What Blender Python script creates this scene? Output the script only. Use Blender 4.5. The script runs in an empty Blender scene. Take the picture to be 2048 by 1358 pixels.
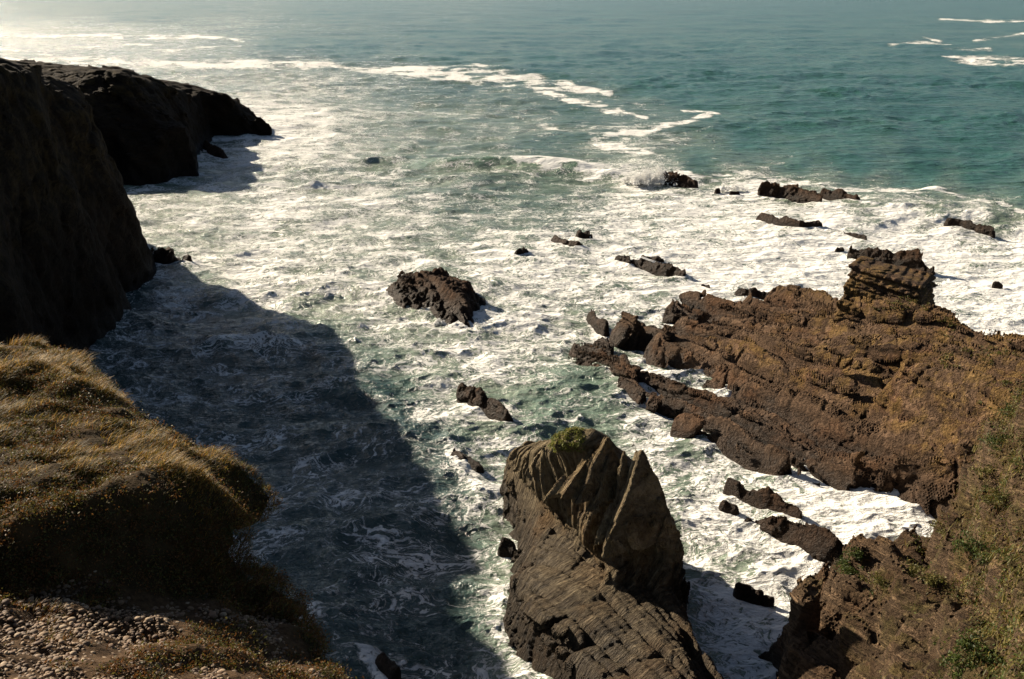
import bpy, math, random, time
import numpy as np
from mathutils import Vector, Matrix

T0 = time.time()
SC = bpy.context.scene
COL = SC.collection
R = math.radians
rng = np.random.default_rng(7)
random.seed(7)

# ------------------------------------------------------------------ camera
CAM_H = 30.0
PITCH = R(19.6)
FPX = 2048 * 35.0 / 36.0
cd = bpy.data.cameras.new('camera')
cam = bpy.data.objects.new('camera', cd)
COL.objects.link(cam)
cam.location = (0, 0, CAM_H)
cam.rotation_euler = (R(90) - PITCH, 0, 0)
cd.lens = 35.0
cd.sensor_width = 36.0
cd.clip_start = 0.1
cd.clip_end = 60000
SC.camera = cam

# ------------------------------------------------------------------ sky and sun
SUN_EL = R(25)
SUN_AZ = R(-50)          # measured from +Y (the view direction) towards +X
SUND = Vector((math.sin(SUN_AZ) * math.cos(SUN_EL), math.cos(SUN_AZ) * math.cos(SUN_EL), math.sin(SUN_EL)))
W = bpy.data.worlds.new('World')
SC.world = W
W.use_nodes = True
nt = W.node_tree
sky = nt.nodes.new('ShaderNodeTexSky')
sky.sky_type = 'NISHITA'
sky.sun_disc = False
sky.sun_elevation = SUN_EL
sky.sun_rotation = SUN_AZ
sky.altitude = 30
sky.air_density = 0.55
sky.dust_density = 0.9
sky.ozone_density = 1.0
tint = nt.nodes.new('ShaderNodeMix'); tint.data_type = 'RGBA'; tint.blend_type = 'MULTIPLY'; tint.inputs[0].default_value = 1.0
tint.inputs[7].default_value = (0.91, 0.88, 0.80, 1)
nt.links.new(sky.outputs[0], tint.inputs[6]); nt.links.new(tint.outputs[2], nt.nodes['Background'].inputs[0])
nt.nodes['Background'].inputs[1].default_value = 0.05
sl = bpy.data.lights.new('sun', 'SUN')
sl.energy = 5.0
sl.angle = R(0.5)
sl.color = (1.0, 0.86, 0.67)
so = bpy.data.objects.new('sun', sl)
COL.objects.link(so)
so.location = SUND * 100
so.rotation_euler = SUND.to_track_quat('Z', 'Y').to_euler()
vs = SC.view_settings
vs.view_transform = 'Standard'
vs.look = 'None'
vs.exposure = 1.28
vs.gamma = 1.0
vs.use_curve_mapping = False
SC.cycles.max_bounces = 5
SC.cycles.diffuse_bounces = 2
SC.cycles.glossy_bounces = 2
SC.cycles.use_denoising = True

# ------------------------------------------------------------------ picture <-> place
FW = np.array([0, math.cos(PITCH), -math.sin(PITCH)])
UP = np.array([0, math.sin(PITCH), math.cos(PITCH)])

def P(u, v, z=0.0):
    d = FW + np.array([1, 0, 0]) * (u - 1024) / FPX + UP * (679 - v) / FPX
    t = (z - CAM_H) / d[2]
    return np.array([d[0] * t, d[1] * t, z])

def PA(pts):
    return np.array([P(*p) for p in pts])

def proj(x, y, z=0.0):
    zz = z - CAM_H
    dep = y * FW[1] + zz * FW[2]
    dep = np.maximum(dep, 1e-3)
    u = 1024 + FPX * x / dep
    v = 679 - FPX * (y * UP[1] + zz * UP[2]) / dep
    return u, v

# ------------------------------------------------------------------ noise
TN = 64
TAB = rng.random((TN, TN, TN), dtype=np.float32).ravel()

def vn(x, y, z):
    xf = np.floor(x); yf = np.floor(y); zf = np.floor(z)
    fx = (x - xf).astype(np.float32); fy = (y - yf).astype(np.float32); fz = (z - zf).astype(np.float32)
    fx = fx * fx * (3 - 2 * fx); fy = fy * fy * (3 - 2 * fy); fz = fz * fz * (3 - 2 * fz)
    xi = xf.astype(np.int32) & 63; yi = yf.astype(np.int32) & 63; zi = zf.astype(np.int32) & 63
    x1 = (xi + 1) & 63; y1 = (yi + 1) & 63; z1 = (zi + 1) & 63
    xi <<= 12; x1 <<= 12; yi <<= 6; y1 <<= 6
    def g(a, b, c): return TAB[a + b + c]
    a = g(xi, yi, zi) * (1 - fx) + g(x1, yi, zi) * fx
    b = g(xi, y1, zi) * (1 - fx) + g(x1, y1, zi) * fx
    c = g(xi, yi, z1) * (1 - fx) + g(x1, yi, z1) * fx
    d = g(xi, y1, z1) * (1 - fx) + g(x1, y1, z1) * fx
    return (a * (1 - fy) + b * fy) * (1 - fz) + (c * (1 - fy) + d * fy) * fz

def fbm(x, y, z, o=4, g=0.5, s=0.0):
    r = 0.0; a = 1.0; n = 0.0; f = 1.0
    for i in range(o):
        r = r + a * (vn(x * f + 17.3 * i + s, y * f + 5.1 * i + s, z * f + 9.7 * i) * 2 - 1)
        n += a; a *= g; f *= 2.03
    return r / n

def hsh(*k):
    h = np.zeros_like(k[0], dtype=np.int64)
    for i, q in enumerate(k):
        h = h * 7919 + q.astype(np.int64) * (104729 + 7 * i) + 31337
    h = (h ^ (h >> 13)) * 1274126177
    h = (h ^ (h >> 16)) & (TN ** 3 - 1)
    return TAB[h]

def ss(a, b, x):
    t = np.clip((x - a) / (b - a), 0, 1)
    return t * t * (3 - 2 * t)

# ------------------------------------------------------------------ polygons, interpolation
def poly_sd(px, py, poly):
    """signed distance to a polygon, positive inside"""
    poly = np.asarray(poly)[:, :2]
    n = len(poly)
    d = np.full(px.shape, 1e18); ins = np.zeros(px.shape, bool)
    for i in range(n):
        ax, ay = poly[i]; bx, by = poly[(i + 1) % n]
        ex, ey = bx - ax, by - ay
        t = np.clip(((px - ax) * ex + (py - ay) * ey) / (ex * ex + ey * ey + 1e-12), 0, 1)
        d = np.minimum(d, (px - ax - ex * t) ** 2 + (py - ay - ey * t) ** 2)
        if ay != by:
            c = ((ay > py) != (by > py)) & (px < (bx - ax) * (py - ay) / (by - ay) + ax)
            ins ^= c
    d = np.sqrt(d)
    return np.where(ins, d, -d)

class RBF:
    def __init__(s, pts, smooth=0.02):
        p = np.asarray(pts, float)
        s.c = p[:, :2]; n = len(p)
        r = np.sqrt(((s.c[:, None] - s.c[None]) ** 2).sum(-1))
        A = np.zeros((n + 1, n + 1)); A[:n, :n] = -np.sqrt(r * r + 0.3) - smooth * np.eye(n) * 0
        A[:n, n] = 1; A[n, :n] = 1
        s.w = np.linalg.solve(A, np.append(p[:, 2], 0))
    def __call__(s, x, y):
        o = np.full(np.shape(x), s.w[-1])
        for (a, b), w in zip(s.c, s.w[:-1]):
            o = o - w * np.sqrt((x - a) ** 2 + (y - b) ** 2 + 0.3)
        return o

# ------------------------------------------------------------------ meshes
def new_mesh(name, V, F, mat, parent=None, smooth=True, attrs=None, cols=None):
    me = bpy.data.meshes.new(name)
    V = np.ascontiguousarray(V, dtype=np.float32); F = np.ascontiguousarray(F, dtype=np.int32)
    k = F.shape[1]
    me.vertices.add(len(V)); me.vertices.foreach_set('co', V.ravel())
    me.loops.add(F.size); me.loops.foreach_set('vertex_index', F.ravel())
    me.polygons.add(len(F))
    me.polygons.foreach_set('loop_start', np.arange(len(F), dtype=np.int32) * k)
    me.polygons.foreach_set('loop_total', np.full(len(F), k, dtype=np.int32))
    me.update(calc_edges=True)
    me.polygons.foreach_set('use_smooth', np.full(len(F), smooth))
    for an, av in (attrs or {}).items():
        a = me.attributes.new(an, 'FLOAT', 'POINT')
        a.data.foreach_set('value', np.ascontiguousarray(av, dtype=np.float32))
    for an, av in (cols or {}).items():
        a = me.attributes.new(an, 'FLOAT_COLOR', 'POINT')
        c = np.ones((len(V), 4), np.float32); c[:, :3] = av
        a.data.foreach_set('color', c.ravel())
    me.materials.append(mat)
    o = bpy.data.objects.new(name, me)
    COL.objects.link(o)
    if parent: o.parent = parent
    return o

def tag(o, label=None, cat=None, group=None, kind=None):
    if label: o['label'] = label
    if cat: o['category'] = cat
    if group: o['group'] = group
    if kind: o['kind'] = kind
    return o

def surface_nets(F, org, h):
    S = F > 0
    nx, ny, nz = F.shape
    c = np.zeros((nx - 1, ny - 1, nz - 1), np.int8)
    offs = [(i, j, k) for i in (0, 1) for j in (0, 1) for k in (0, 1)]
    for i, j, k in offs:
        c += S[i:nx - 1 + i, j:ny - 1 + j, k:nz - 1 + k]
    idx = np.argwhere((c > 0) & (c < 8)).astype(np.int32)
    del c
    val = {o: F[idx[:, 0] + o[0], idx[:, 1] + o[1], idx[:, 2] + o[2]] for o in offs}
    pos = np.zeros((len(idx), 3)); cnt = np.zeros(len(idx))
    for o in offs:
        for ax in range(3):
            if o[ax] == 0:
                q = list(o); q[ax] = 1
                a = val[o]; b = val[tuple(q)]
                m = (a > 0) != (b > 0)
                t = np.where(m, a / np.where(m, a - b, 1), 0)
                pp = np.array(o, float)[None].repeat(len(idx), 0)
                pp[:, ax] += t
                pos += pp * m[:, None]; cnt += m
    pos = (pos / cnt[:, None] + idx) * h + np.asarray(org)
    ID = np.full((nx - 1, ny - 1, nz - 1), -1, np.int32)
    ID[idx[:, 0], idx[:, 1], idx[:, 2]] = np.arange(len(idx))
    faces = []
    for ax in range(3):
        a1, a2 = (ax + 1) % 3, (ax + 2) % 3
        sl0 = [slice(None)] * 3; sl1 = [slice(None)] * 3
        sl0[ax] = slice(0, -1); sl1[ax] = slice(1, None)
        for a in (a1, a2):
            sl0[a] = slice(1, -1); sl1[a] = slice(1, -1)
        A = S[tuple(sl0)]; B = S[tuple(sl1)]
        for (m, flip) in ((A & ~B, False), (~A & B, True)):
            e = np.argwhere(m)
            if not len(e): continue
            e[:, a1] += 1; e[:, a2] += 1
            q = []
            for d1, d2 in ((-1, -1), (0, -1), (0, 0), (-1, 0)):
                f = e.copy(); f[:, a1] += d1; f[:, a2] += d2
                q.append(ID[f[:, 0], f[:, 1], f[:, 2]])
            q = np.stack(q, 1)
            if flip: q = q[:, ::-1]
            faces.append(q)
    return pos, np.concatenate(faces)

# ------------------------------------------------------------------ layered rock
def unit(v):
    v = np.asarray(v, float); return v / np.linalg.norm(v)

class Beds:
    """tilted beds: normal N, strike S; scales are (thickness, block length, amplitude)"""
    def __init__(s, N, strike, scales, warp=0.5, seed=0.0, groove=0.5, cont=0.5):
        s.N = unit(N); st = np.asarray(strike, float); s.S = unit(st - s.N * (st @ s.N)); s.T = np.cross(s.N, s.S)
        s.scales = scales; s.warp = warp; s.seed = seed; s.groove = groove; s.cont = cont
    def coords(s, x, y, z):
        w = s.warp * fbm(x * .12, y * .12, z * .12, 3, s=s.seed)
        a = x * s.N[0] + y * s.N[1] + z * s.N[2] + w + 500
        b = x * s.S[0] + y * s.S[1] + z * s.S[2] + 500
        c = x * s.T[0] + y * s.T[1] + z * s.T[2] + 500
        return a, b, c
    def disp(s, x, y, z):
        a, b, c = s.coords(x, y, z)
        d = 0.0
        for i, (th, bl, am) in enumerate(s.scales):
            q = a / th
            q = q + 0.35 * np.sin(q * 0.9 + i * 2.1)      # uneven bed thickness
            k = np.floor(q); f = q - k
            r1 = hsh(k + 100 * i)
            bb = b / bl + r1 * 13.7 + 0.35 * np.sin(c / bl * 1.7 + r1 * 9)
            kb = np.floor(bb); fb = bb - kb
            r2 = hsh(k, kb + 3 * i)
            kc = np.floor(c / (bl * 1.3) + r2 * 5.0)
            r3 = hsh(k, kb, kc)
            n1 = hsh(k + 1 + 100 * i)
            cc = s.cont; ce = (1 - cc) / 2
            v = cc * r1 + ce * r2 + ce * r3
            t = ss(0.82, 1.0, f)
            v = v * (1 - t) + (cc * n1 + ce) * t
            e = np.minimum(f, 1 - f) / 0.14
            g = np.exp(-e * e) * s.groove
            e2 = np.minimum(fb, 1 - fb) * bl / (0.16 * th + 0.04)
            g2 = np.exp(-e2 * e2) * min(s.groove, .6) * 0.6
            d = d + am * (2 * v - 1 - g - g2)
        return d
    def tone(s, x, y, z):
        a, b, c = s.coords(x, y, z)
        th, bl, am = s.scales[0]
        q = a / th; q = q + 0.35 * np.sin(q * 0.9)
        q2 = a / s.scales[-1][0]; q2 = q2 + 0.35 * np.sin(q2 * 0.9 + (len(s.scales) - 1) * 2.1)
        return 0.5 * hsh(np.floor(q)) + 0.5 * hsh(np.floor(q2) + 100)

def volume(name, lo, hi, h, base, detail, margin, mat, tone=None, keep_z=-1.2, parent=None, smooth=False):
    """base(x,y,z)->rough field (>0 inside), detail added only near the surface"""
    n = np.ceil((np.array(hi) - np.array(lo)) / h).astype(int) + 1
    xs = lo[0] + h * np.arange(n[0]); ys = lo[1] + h * np.arange(n[1]); zs = lo[2] + h * np.arange(n[2])
    F = base(xs, ys, zs).astype(np.float32)
    m = np.abs(F) < margin
    ii = np.argwhere(m)
    CH = 1500000
    for s0 in range(0, len(ii), CH):
        q = ii[s0:s0 + CH]
        x = xs[q[:, 0]]; y = ys[q[:, 1]]; z = zs[q[:, 2]]
        dt = detail(x, y, z); f0 = F[q[:, 0], q[:, 1], q[:, 2]]
        F[q[:, 0], q[:, 1], q[:, 2]] += np.where(dt > 0, dt * ss(-1.0, -0.1, f0), dt).astype(np.float32)
    F[F == 0] = 1e-6
    V, Q = surface_nets(F, lo, h)
    at = {'tone': tone(V[:, 0], V[:, 1], V[:, 2])} if tone is not None else None
    print('VOL', name, F.shape, len(V), 'faces', len(Q), 't=%.1f' % (time.time() - T0))
    return new_mesh(name, V, Q, mat, parent, smooth, at), V

def hf_field(hfun):
    """field from a height function of (X,Y) grids"""
    def f(xs, ys, zs):
        X, Y = np.meshgrid(xs, ys, indexing='ij')
        H = hfun(X, Y)
        gx, gy = np.gradient(H, xs[1] - xs[0], ys[1] - ys[0])
        g = np.maximum(1 / np.sqrt(1 + gx * gx + gy * gy), 0.42)
        return (H[:, :, None] - zs[None, None, :]) * g[:, :, None]
    return f

# ------------------------------------------------------------------ node helpers
def mat_new(name):
    m = bpy.data.materials.new(name); m.use_nodes = True
    t = m.node_tree; t.nodes.clear()
    return m, t

class NB:
    def __init__(s, t): s.t = t
    def n(s, ty, **kw):
        o = s.t.nodes.new(ty)
        for k, v in kw.items(): setattr(o, k, v)
        return o
    def l(s, a, b): s.t.links.new(a, b)
    def put(s, sock, v):
        if isinstance(v, bpy.types.NodeSocket): s.l(v, sock)
        elif v is not None: sock.default_value = v
    def math(s, op, a, b=None, c=None, clamp=False):
        o = s.n('ShaderNodeMath', operation=op, use_clamp=clamp)
        s.put(o.inputs[0], a); s.put(o.inputs[1], b)
        if c is not None: s.put(o.inputs[2], c)
        return o.outputs[0]
    def ramp(s, f, a, b, lo=0.0, hi=1.0, smooth=True):
        o = s.n('ShaderNodeMapRange'); o.interpolation_type = 'SMOOTHSTEP' if smooth else 'LINEAR'
        s.put(o.inputs[0], f); s.put(o.inputs[1], a); s.put(o.inputs[2], b); s.put(o.inputs[3], lo); s.put(o.inputs[4], hi)
        return o.outputs[0]
    def mix(s, f, a, b):
        o = s.n('ShaderNodeMix', data_type='RGBA')
        s.put(o.inputs[0], f); s.put(o.inputs[6], a if not isinstance(a, tuple) else (*a, 1)); s.put(o.inputs[7], b if not isinstance(b, tuple) else (*b, 1))
        return o.outputs[2]
    def vmath(s, op, a, b=None, sc=None):
        o = s.n('ShaderNodeVectorMath', operation=op)
        s.put(o.inputs[0], a)
        if b is not None: s.put(o.inputs[1], b)
        if sc is not None: s.put(o.inputs['Scale'], sc)
        return o.outputs[0]
    def noise(s, vec, scale, detail=4, rough=0.55, dist=0.0, ty='FBM', dim='3D', out=0, lac=2.0):
        o = s.n('ShaderNodeTexNoise', noise_dimensions=dim, noise_type=ty)
        if ty == 'FBM': o.normalize = True
        s.put(o.inputs['Vector'], vec); s.put(o.inputs['Scale'], scale); s.put(o.inputs['Detail'], detail)
        s.put(o.inputs['Roughness'], rough); s.put(o.inputs['Distortion'], dist); s.put(o.inputs['Lacunarity'], lac)
        return o.outputs[out]
    def vor(s, vec, scale, feature='DISTANCE_TO_EDGE', rnd=1.0, dim='3D', out=0):
        o = s.n('ShaderNodeTexVoronoi', feature=feature, voronoi_dimensions=dim)
        s.put(o.inputs['Vector'], vec); s.put(o.inputs['Scale'], scale); s.put(o.inputs['Randomness'], rnd)
        return o.outputs[out]
    def pos(s): return s.n('ShaderNodeNewGeometry').outputs['Position']
    def attr(s, name, out='Fac'):
        o = s.n('ShaderNodeAttribute'); o.attribute_name = name; return o.outputs[out]
    def bump(s, h, strength, dist, normal=None):
        o = s.n('ShaderNodeBump'); s.put(o.inputs['Strength'], strength); s.put(o.inputs['Distance'], dist); s.put(o.inputs['Height'], h)
        if normal is not None: s.l(normal, o.inputs['Normal'])
        return o.outputs[0]
    def out(s, sh):
        o = s.n('ShaderNodeOutputMaterial'); s.l(sh, o.inputs[0])

def rock_material(name, N, S, dark, light, rust, lichen=0.5, lichen_z=(2.0, 4.5), wet_z=(0.3, 2.2), bump=1.0, lich_col=(0.23, 0.145, 0.045)):
    m, t = mat_new(name); b = NB(t)
    p = b.pos()
    N = unit(N); S = unit(np.asarray(S, float) - N * (np.asarray(S, float) @ N)); T = np.cross(N, S)
    def dot(v):
        o = b.n('ShaderNodeVectorMath', operation='DOT_PRODUCT'); b.l(p, o.inputs[0]); o.inputs[1].default_value = tuple(v); return o.outputs['Value']
    cb = b.n('ShaderNodeCombineXYZ')
    b.l(b.math('MULTIPLY', dot(N), 6.5), cb.inputs[0]); b.l(b.math('MULTIPLY', dot(S), 0.45), cb.inputs[1]); b.l(b.math('MULTIPLY', dot(T), 0.9), cb.inputs[2])
    bed = b.noise(b.vmath('ADD', cb.outputs[0], b.vmath('SCALE', b.noise(p, 0.9, 4, out=1), sc=2.2)), 0.9, 6, 0.68, 0.5)
    blot = b.noise(p, 0.35, 5, 0.6)
    fine = b.noise(p, 4.0, 6, 0.65)
    tone = b.attr('tone')
    f = b.math('ADD', b.math('MULTIPLY', tone, 0.45), b.math('MULTIPLY', b.ramp(bed, 0.3, 0.7), 0.55))
    c = b.mix(f, dark, light)
    c = b.mix(b.ramp(blot, 0.45, 0.7, 0, 0.75), c, rust)
    c = b.mix(b.ramp(fine, 0.45, 0.8, 0.0, 0.4), c, tuple(q * 1.4 for q in light))
    c = b.mix(b.ramp(fine, 0.5, 0.25, 0.0, 0.6), c, tuple(q * 0.5 for q in dark))
    sp = b.n('ShaderNodeSeparateXYZ'); b.l(p, sp.inputs[0])
    z = b.math('ADD', sp.outputs[2], b.math('MULTIPLY', b.math('SUBTRACT', blot, 0.5), 3.0))
    nz = b.n('ShaderNodeSeparateXYZ'); b.l(b.n('ShaderNodeNewGeometry').outputs['Normal'], nz.inputs[0])
    if lichen > 0:
        ln = b.noise(p, 0.7, 7, 0.75, 0.4)
        lf = b.math('MULTIPLY', b.ramp(z, lichen_z[0], lichen_z[1]), b.ramp(ln, 0.45, 0.60, 0, lichen))
        c = b.mix(lf, c, lich_col)
    wet = b.ramp(z, wet_z[0], wet_z[1], 1.0, 0.0)
    c = b.mix(b.math('MULTIPLY', wet, 0.8), c, (0.016, 0.011, 0.008))
    gap = b.math('MULTIPLY', b.ramp(bed, 0.44, 0.34, 0.0, 0.9), b.ramp(blot, 0.35, 0.6, 0.3, 1.0))
    c = b.mix(gap, c, tuple(q * 0.35 for q in dark))
    cr = b.vor(b.vmath('ADD', cb.outputs[0], b.vmath('SCALE', b.noise(p, 1.3, 3, out=1), sc=1.6)), 0.8)
    hgt = b.math('ADD', b.math('MULTIPLY', b.ramp(bed, 0.34, 0.62), 0.6), b.math('ADD', b.math('MULTIPLY', fine, 0.45), b.math('MULTIPLY', b.ramp(cr, 0.0, 0.10), 0.16)))
    nrm = b.bump(hgt, 1.0 * bump, 0.30)
    pr = b.n('ShaderNodeBsdfPrincipled')
    b.l(c, pr.inputs['Base Color']); b.l(nrm, pr.inputs['Normal'])
    b.l(b.ramp(wet, 0, 1, 0.9, 0.55), pr.inputs['Roughness'])
    pr.inputs['Specular IOR Level'].default_value = 0.12
    if name == 'cliff_rock': pr.inputs['Specular IOR Level'].default_value = 0.08
    b.out(pr.outputs[0])
    return m

# reef beds strike from far left to near right and dip away from the camera
SN = unit((0.83, 0.55, 0))
STRIKE = unit((0.55, -0.83, 0))
DIP = R(24)
N_REEF = unit((SN[0] * math.sin(DIP), SN[1] * math.sin(DIP), math.cos(DIP)))
N_REEF_STEEP = unit((-SN[0] * math.cos(R(32)), -SN[1] * math.cos(R(32)), math.sin(R(32))))
N_STACK = unit((0.45, -0.88, 0.10))
S_STACK = unit((0.88, 0.45, 0.0))

M_REEF = rock_material('reef_rock', N_REEF_STEEP, STRIKE, (0.024, 0.014, 0.008), (0.165, 0.104, 0.064), (0.100, 0.048, 0.023), 0.55, (1.8, 4.0), (0.2, 2.0))
M_STACK = rock_material('stack_rock', N_STACK, S_STACK, (0.038, 0.026, 0.015), (0.27, 0.215, 0.135), (0.11, 0.060, 0.025), 0.25, (2.5, 5.0), (0.6, 4.2), lich_col=(0.20, 0.15, 0.06))
M_SEAROCK = rock_material('sea_rock', N_REEF_STEEP, STRIKE, (0.014, 0.008, 0.005), (0.088, 0.047, 0.024), (0.055, 0.026, 0.012), 0.0, (9, 10), (0.0, 2.6))
M_SLOPE = rock_material('slope_rock', N_REEF, STRIKE, (0.028, 0.017, 0.010), (0.17, 0.112, 0.066), (0.095, 0.050, 0.024), 0.5, (3.0, 6.0), (0.2, 1.8), lich_col=(0.10, 0.085, 0.025))
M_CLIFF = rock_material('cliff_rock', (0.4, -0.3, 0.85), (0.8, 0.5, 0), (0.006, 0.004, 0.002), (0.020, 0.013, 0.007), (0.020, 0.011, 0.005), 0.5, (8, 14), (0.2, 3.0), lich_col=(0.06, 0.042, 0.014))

# ------------------------------------------------------------------ the sea
def ocean_tile(N, L, wind, wdir, std, lmin, seed, spread=2):
    r = np.random.default_rng(seed)
    k1 = np.fft.fftfreq(N, L / N) * 2 * np.pi
    KX, KY = np.meshgrid(k1, k1, indexing='ij')
    K = np.sqrt(KX ** 2 + KY ** 2); K[0, 0] = 1e-6
    Lw = wind ** 2 / 9.81
    c = (KX * wdir[0] + KY * wdir[1]) / K
    Ph = np.exp(-1 / (K * Lw) ** 2) / K ** 4 * (0.12 + np.abs(c) ** spread) * np.exp(-(K * lmin) ** 2)
    Ph[0, 0] = 0
    A = np.sqrt(Ph) * (r.normal(size=(N, N)) + 1j * r.normal(size=(N, N)))
    H = np.fft.ifft2(A).real
    sc = std / H.std()
    DX = np.fft.ifft2(-1j * KX / K * A).real * sc
    DY = np.fft.ifft2(-1j * KY / K * A).real * sc
    H = H * sc
    d = L / N
    jx = np.gradient(DX, d, axis=0); jy = np.gradient(DY, d, axis=1); jxy = np.gradient(DX, d, axis=1)
    J = (1 - jx * 1.0) * (1 - jy * 1.0) - jxy ** 2
    return dict(N=N, L=L, H=H, DX=DX, DY=DY, J=J)

def samp(T, f, x, y):
    N = T['N']; a = x / T['L'] * N; b = y / T['L'] * N
    i = np.floor(a); j = np.floor(b); fa = a - i; fb = b - j
    i = i.astype(np.int64) % N; j = j.astype(np.int64) % N; i1 = (i + 1) % N; j1 = (j + 1) % N
    G = T[f]
    return (G[i, j] * (1 - fa) + G[i1, j] * fa) * (1 - fb) + (G[i, j1] * (1 - fa) + G[i1, j1] * fa) * fb

# how much foam lies on the water: traced spots (u, v, amount)
FOAM = [
 (0,20,.0),(300,20,.0),(700,20,.0),(1200,20,.0),(1700,15,0),(2048,15,0),
 (0,75,.30),(150,80,.33),(300,85,.32),(450,85,.28),(560,90,.1),(700,95,.05),(900,90,0),
 (150,115,.38),(300,125,.38),(450,130,.38),(600,140,.36),(750,160,.32),(900,180,.25),(1100,120,.0),
 (600,180,.5),(700,220,.45),(600,235,.68),(560,255,.8),(640,270,.6),(800,200,.3),(1000,220,.25),(950,250,.33),(800,270,.42),(1100,290,.25),(1150,240,.2),
 (1300,150,0),(1500,150,0),(1700,200,0),(2000,200,0),(1500,280,.02),(1700,300,0),(2000,330,0),(1400,330,.12),(1600,340,.05),(1800,360,.1),(2040,400,.06),(1850,150,0),(1850,220,0),(1850,290,0),(1850,335,0),(1720,335,0),(1950,355,0),(1950,280,0),(1400,180,0),(1600,240,0),(1250,100,0),(1450,100,0),(1650,100,0),(1900,160,0),(1500,40,0),(1100,60,0),
 (500,300,.55),(480,350,.5),(420,420,.5),(380,500,.55),(350,380,.42),(600,350,.5),(700,320,.5),(850,300,.3),
 (560,450,.62),(700,420,.55),(800,480,.55),(650,540,.6),(550,590,.62),(500,560,.66),(750,600,.62),(700,660,.6),
 (900,380,.42),(1000,360,.35),(1100,360,.3),(1200,360,.4),(1250,350,.6),(1300,390,.62),(1000,430,.5),(900,470,.5),(1150,440,.55),
 (1000,500,.62),(1250,470,.68),(1400,430,.75),(1500,400,.8),(1650,430,.86),(1800,440,.9),(1950,440,.72),(2048,470,.8),(1900,410,.5),(2000,420,.35),(1750,390,.5),(1600,375,.5),
 (1100,560,.68),(1250,600,.66),(1400,560,.75),(1550,520,.8),(1900,500,.85),(1950,600,.86),(2048,640,.85),(1600,560,.72),(1650,480,.88),(2048,550,.8),
 (1050,620,.72),(1000,680,.62),(850,680,.62),(1100,680,.6),(1250,740,.6),(1060,740,.5),(900,740,.55),(1150,790,.42),(1080,800,.3),(1200,850,.4),(1100,850,.33),(1300,870,.62),
 (980,870,.55),(900,830,.55),(940,900,.6),(990,940,.62),
 (1400,930,.75),(1380,970,.3),(1450,950,.62),(1600,1000,.78),(1750,1060,.85),(1400,1050,.5),(1420,1100,.62),(1530,1120,.8),(1600,1160,.88),(1400,1150,.7),(1450,1150,.78),
 (1380,1010,.45),(1800,1090,.85),(1450,1220,.5),(1480,1290,.72),(1450,1330,.66),(1410,1250,.5),
 # the shaded cove
 (300,600,0.43),(400,640,0.43),(300,680,0.48),(450,700,0.39),(550,720,0.39),(400,780,0.32),(600,780,0.23),(700,760,0.33),(800,800,0.21),(650,850,0.19),(500,850,0.35),(450,830,0.32),
 (750,900,0.21),(850,900,0.33),(600,930,0.33),(700,1000,0.38),(900,1000,0.33),(560,1020,0.41),(650,1100,0.41),(800,1080,0.43),(900,1100,0.38),(980,1100,0.52),(950,1180,0.50),(850,1180,0.41),
 (700,1180,0.38),(650,1250,0.48),(800,1280,0.39),(900,1300,0.48),(980,1280,0.57),(1030,1340,0.57),(700,1340,0.53),(850,1340,0.50),
]
FOAM = np.array(FOAM, float)
# bands of foam: ([(u,v,halfwidth)...], amount)
BANDS = [
 ([(0,122,9),(250,126,10),(500,128,6),(640,132,7),(800,142,11),(960,152,16),(1080,166,12),(1215,184,5)], .95),
 ([(820,140,6),(965,134,5)], .9),
 ([(1080,182,5),(1150,205,6),(1230,222,7),(1292,232,3)], .85),
 ([(1370,218,3),(1432,232,6),(1380,246,5),(1300,262,8),(1230,275,10),(1200,286,9),(1270,296,8),(1325,316,4)], .92),
 ([(1050,252,4),(1120,262,4),(1200,272,6)], .6),
 ([(1895,116,5),(1960,120,9),(2048,125,9)], .95), ([(1780,89,2.5),(1850,86,3.5),(1900,88,2)], .8), ([(1850,76,2),(1882,82,2)], .7),
 ([(1880,38,2),(1960,41,2.5),(2048,42,2)], .8), ([(1950,82,2),(2048,68,3)], .7), ([(1890,97,2),(1980,100,2.5)], .75),
 ([(0,70,4),(200,72,4),(400,74,4),(485,82,3)], .8), ([(300,102,3),(480,94,3)], .7), ([(120,96,3),(300,88,3)], .7), ([(0,95,4),(100,104,4)], .8),
 ([(1240,345,10),(1300,350,16),(1360,350,12)], 1.0), ([(1370,352,7),(1480,352,6),(1620,366,6),(1760,378,5),(1880,385,5),(1960,402,4),(2048,432,5)], .85),
 ([(1440,372,8),(1520,375,8)], .85),
 ([(1040,328,7),(1090,332,12),(1150,336,14),(1200,342,12),(1240,350,8)], 1.4), ([(850,318,3),(920,322,4),(960,330,3)], .7),
 ([(1080,468,5),(1150,462,7),(1200,466,5)], 1.0),
 ([(940,790,5),(925,830,10),(960,880,9),(1000,920,9)], .7), ([(1090,820,8),(1150,850,7),(1200,870,6)], .62),
 ([(980,1040,9),(1010,1080,8),(1030,1110,8)], .7), ([(990,1180,8),(985,1260,12),(1060,1340,14)], .75),
 ([(250,390,5),(270,470,5),(300,500,4)], .6), ([(410,275,3),(480,275,4),(560,276,5)], .85), ([(405,310,4),(400,325,4)], .9),
]
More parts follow.
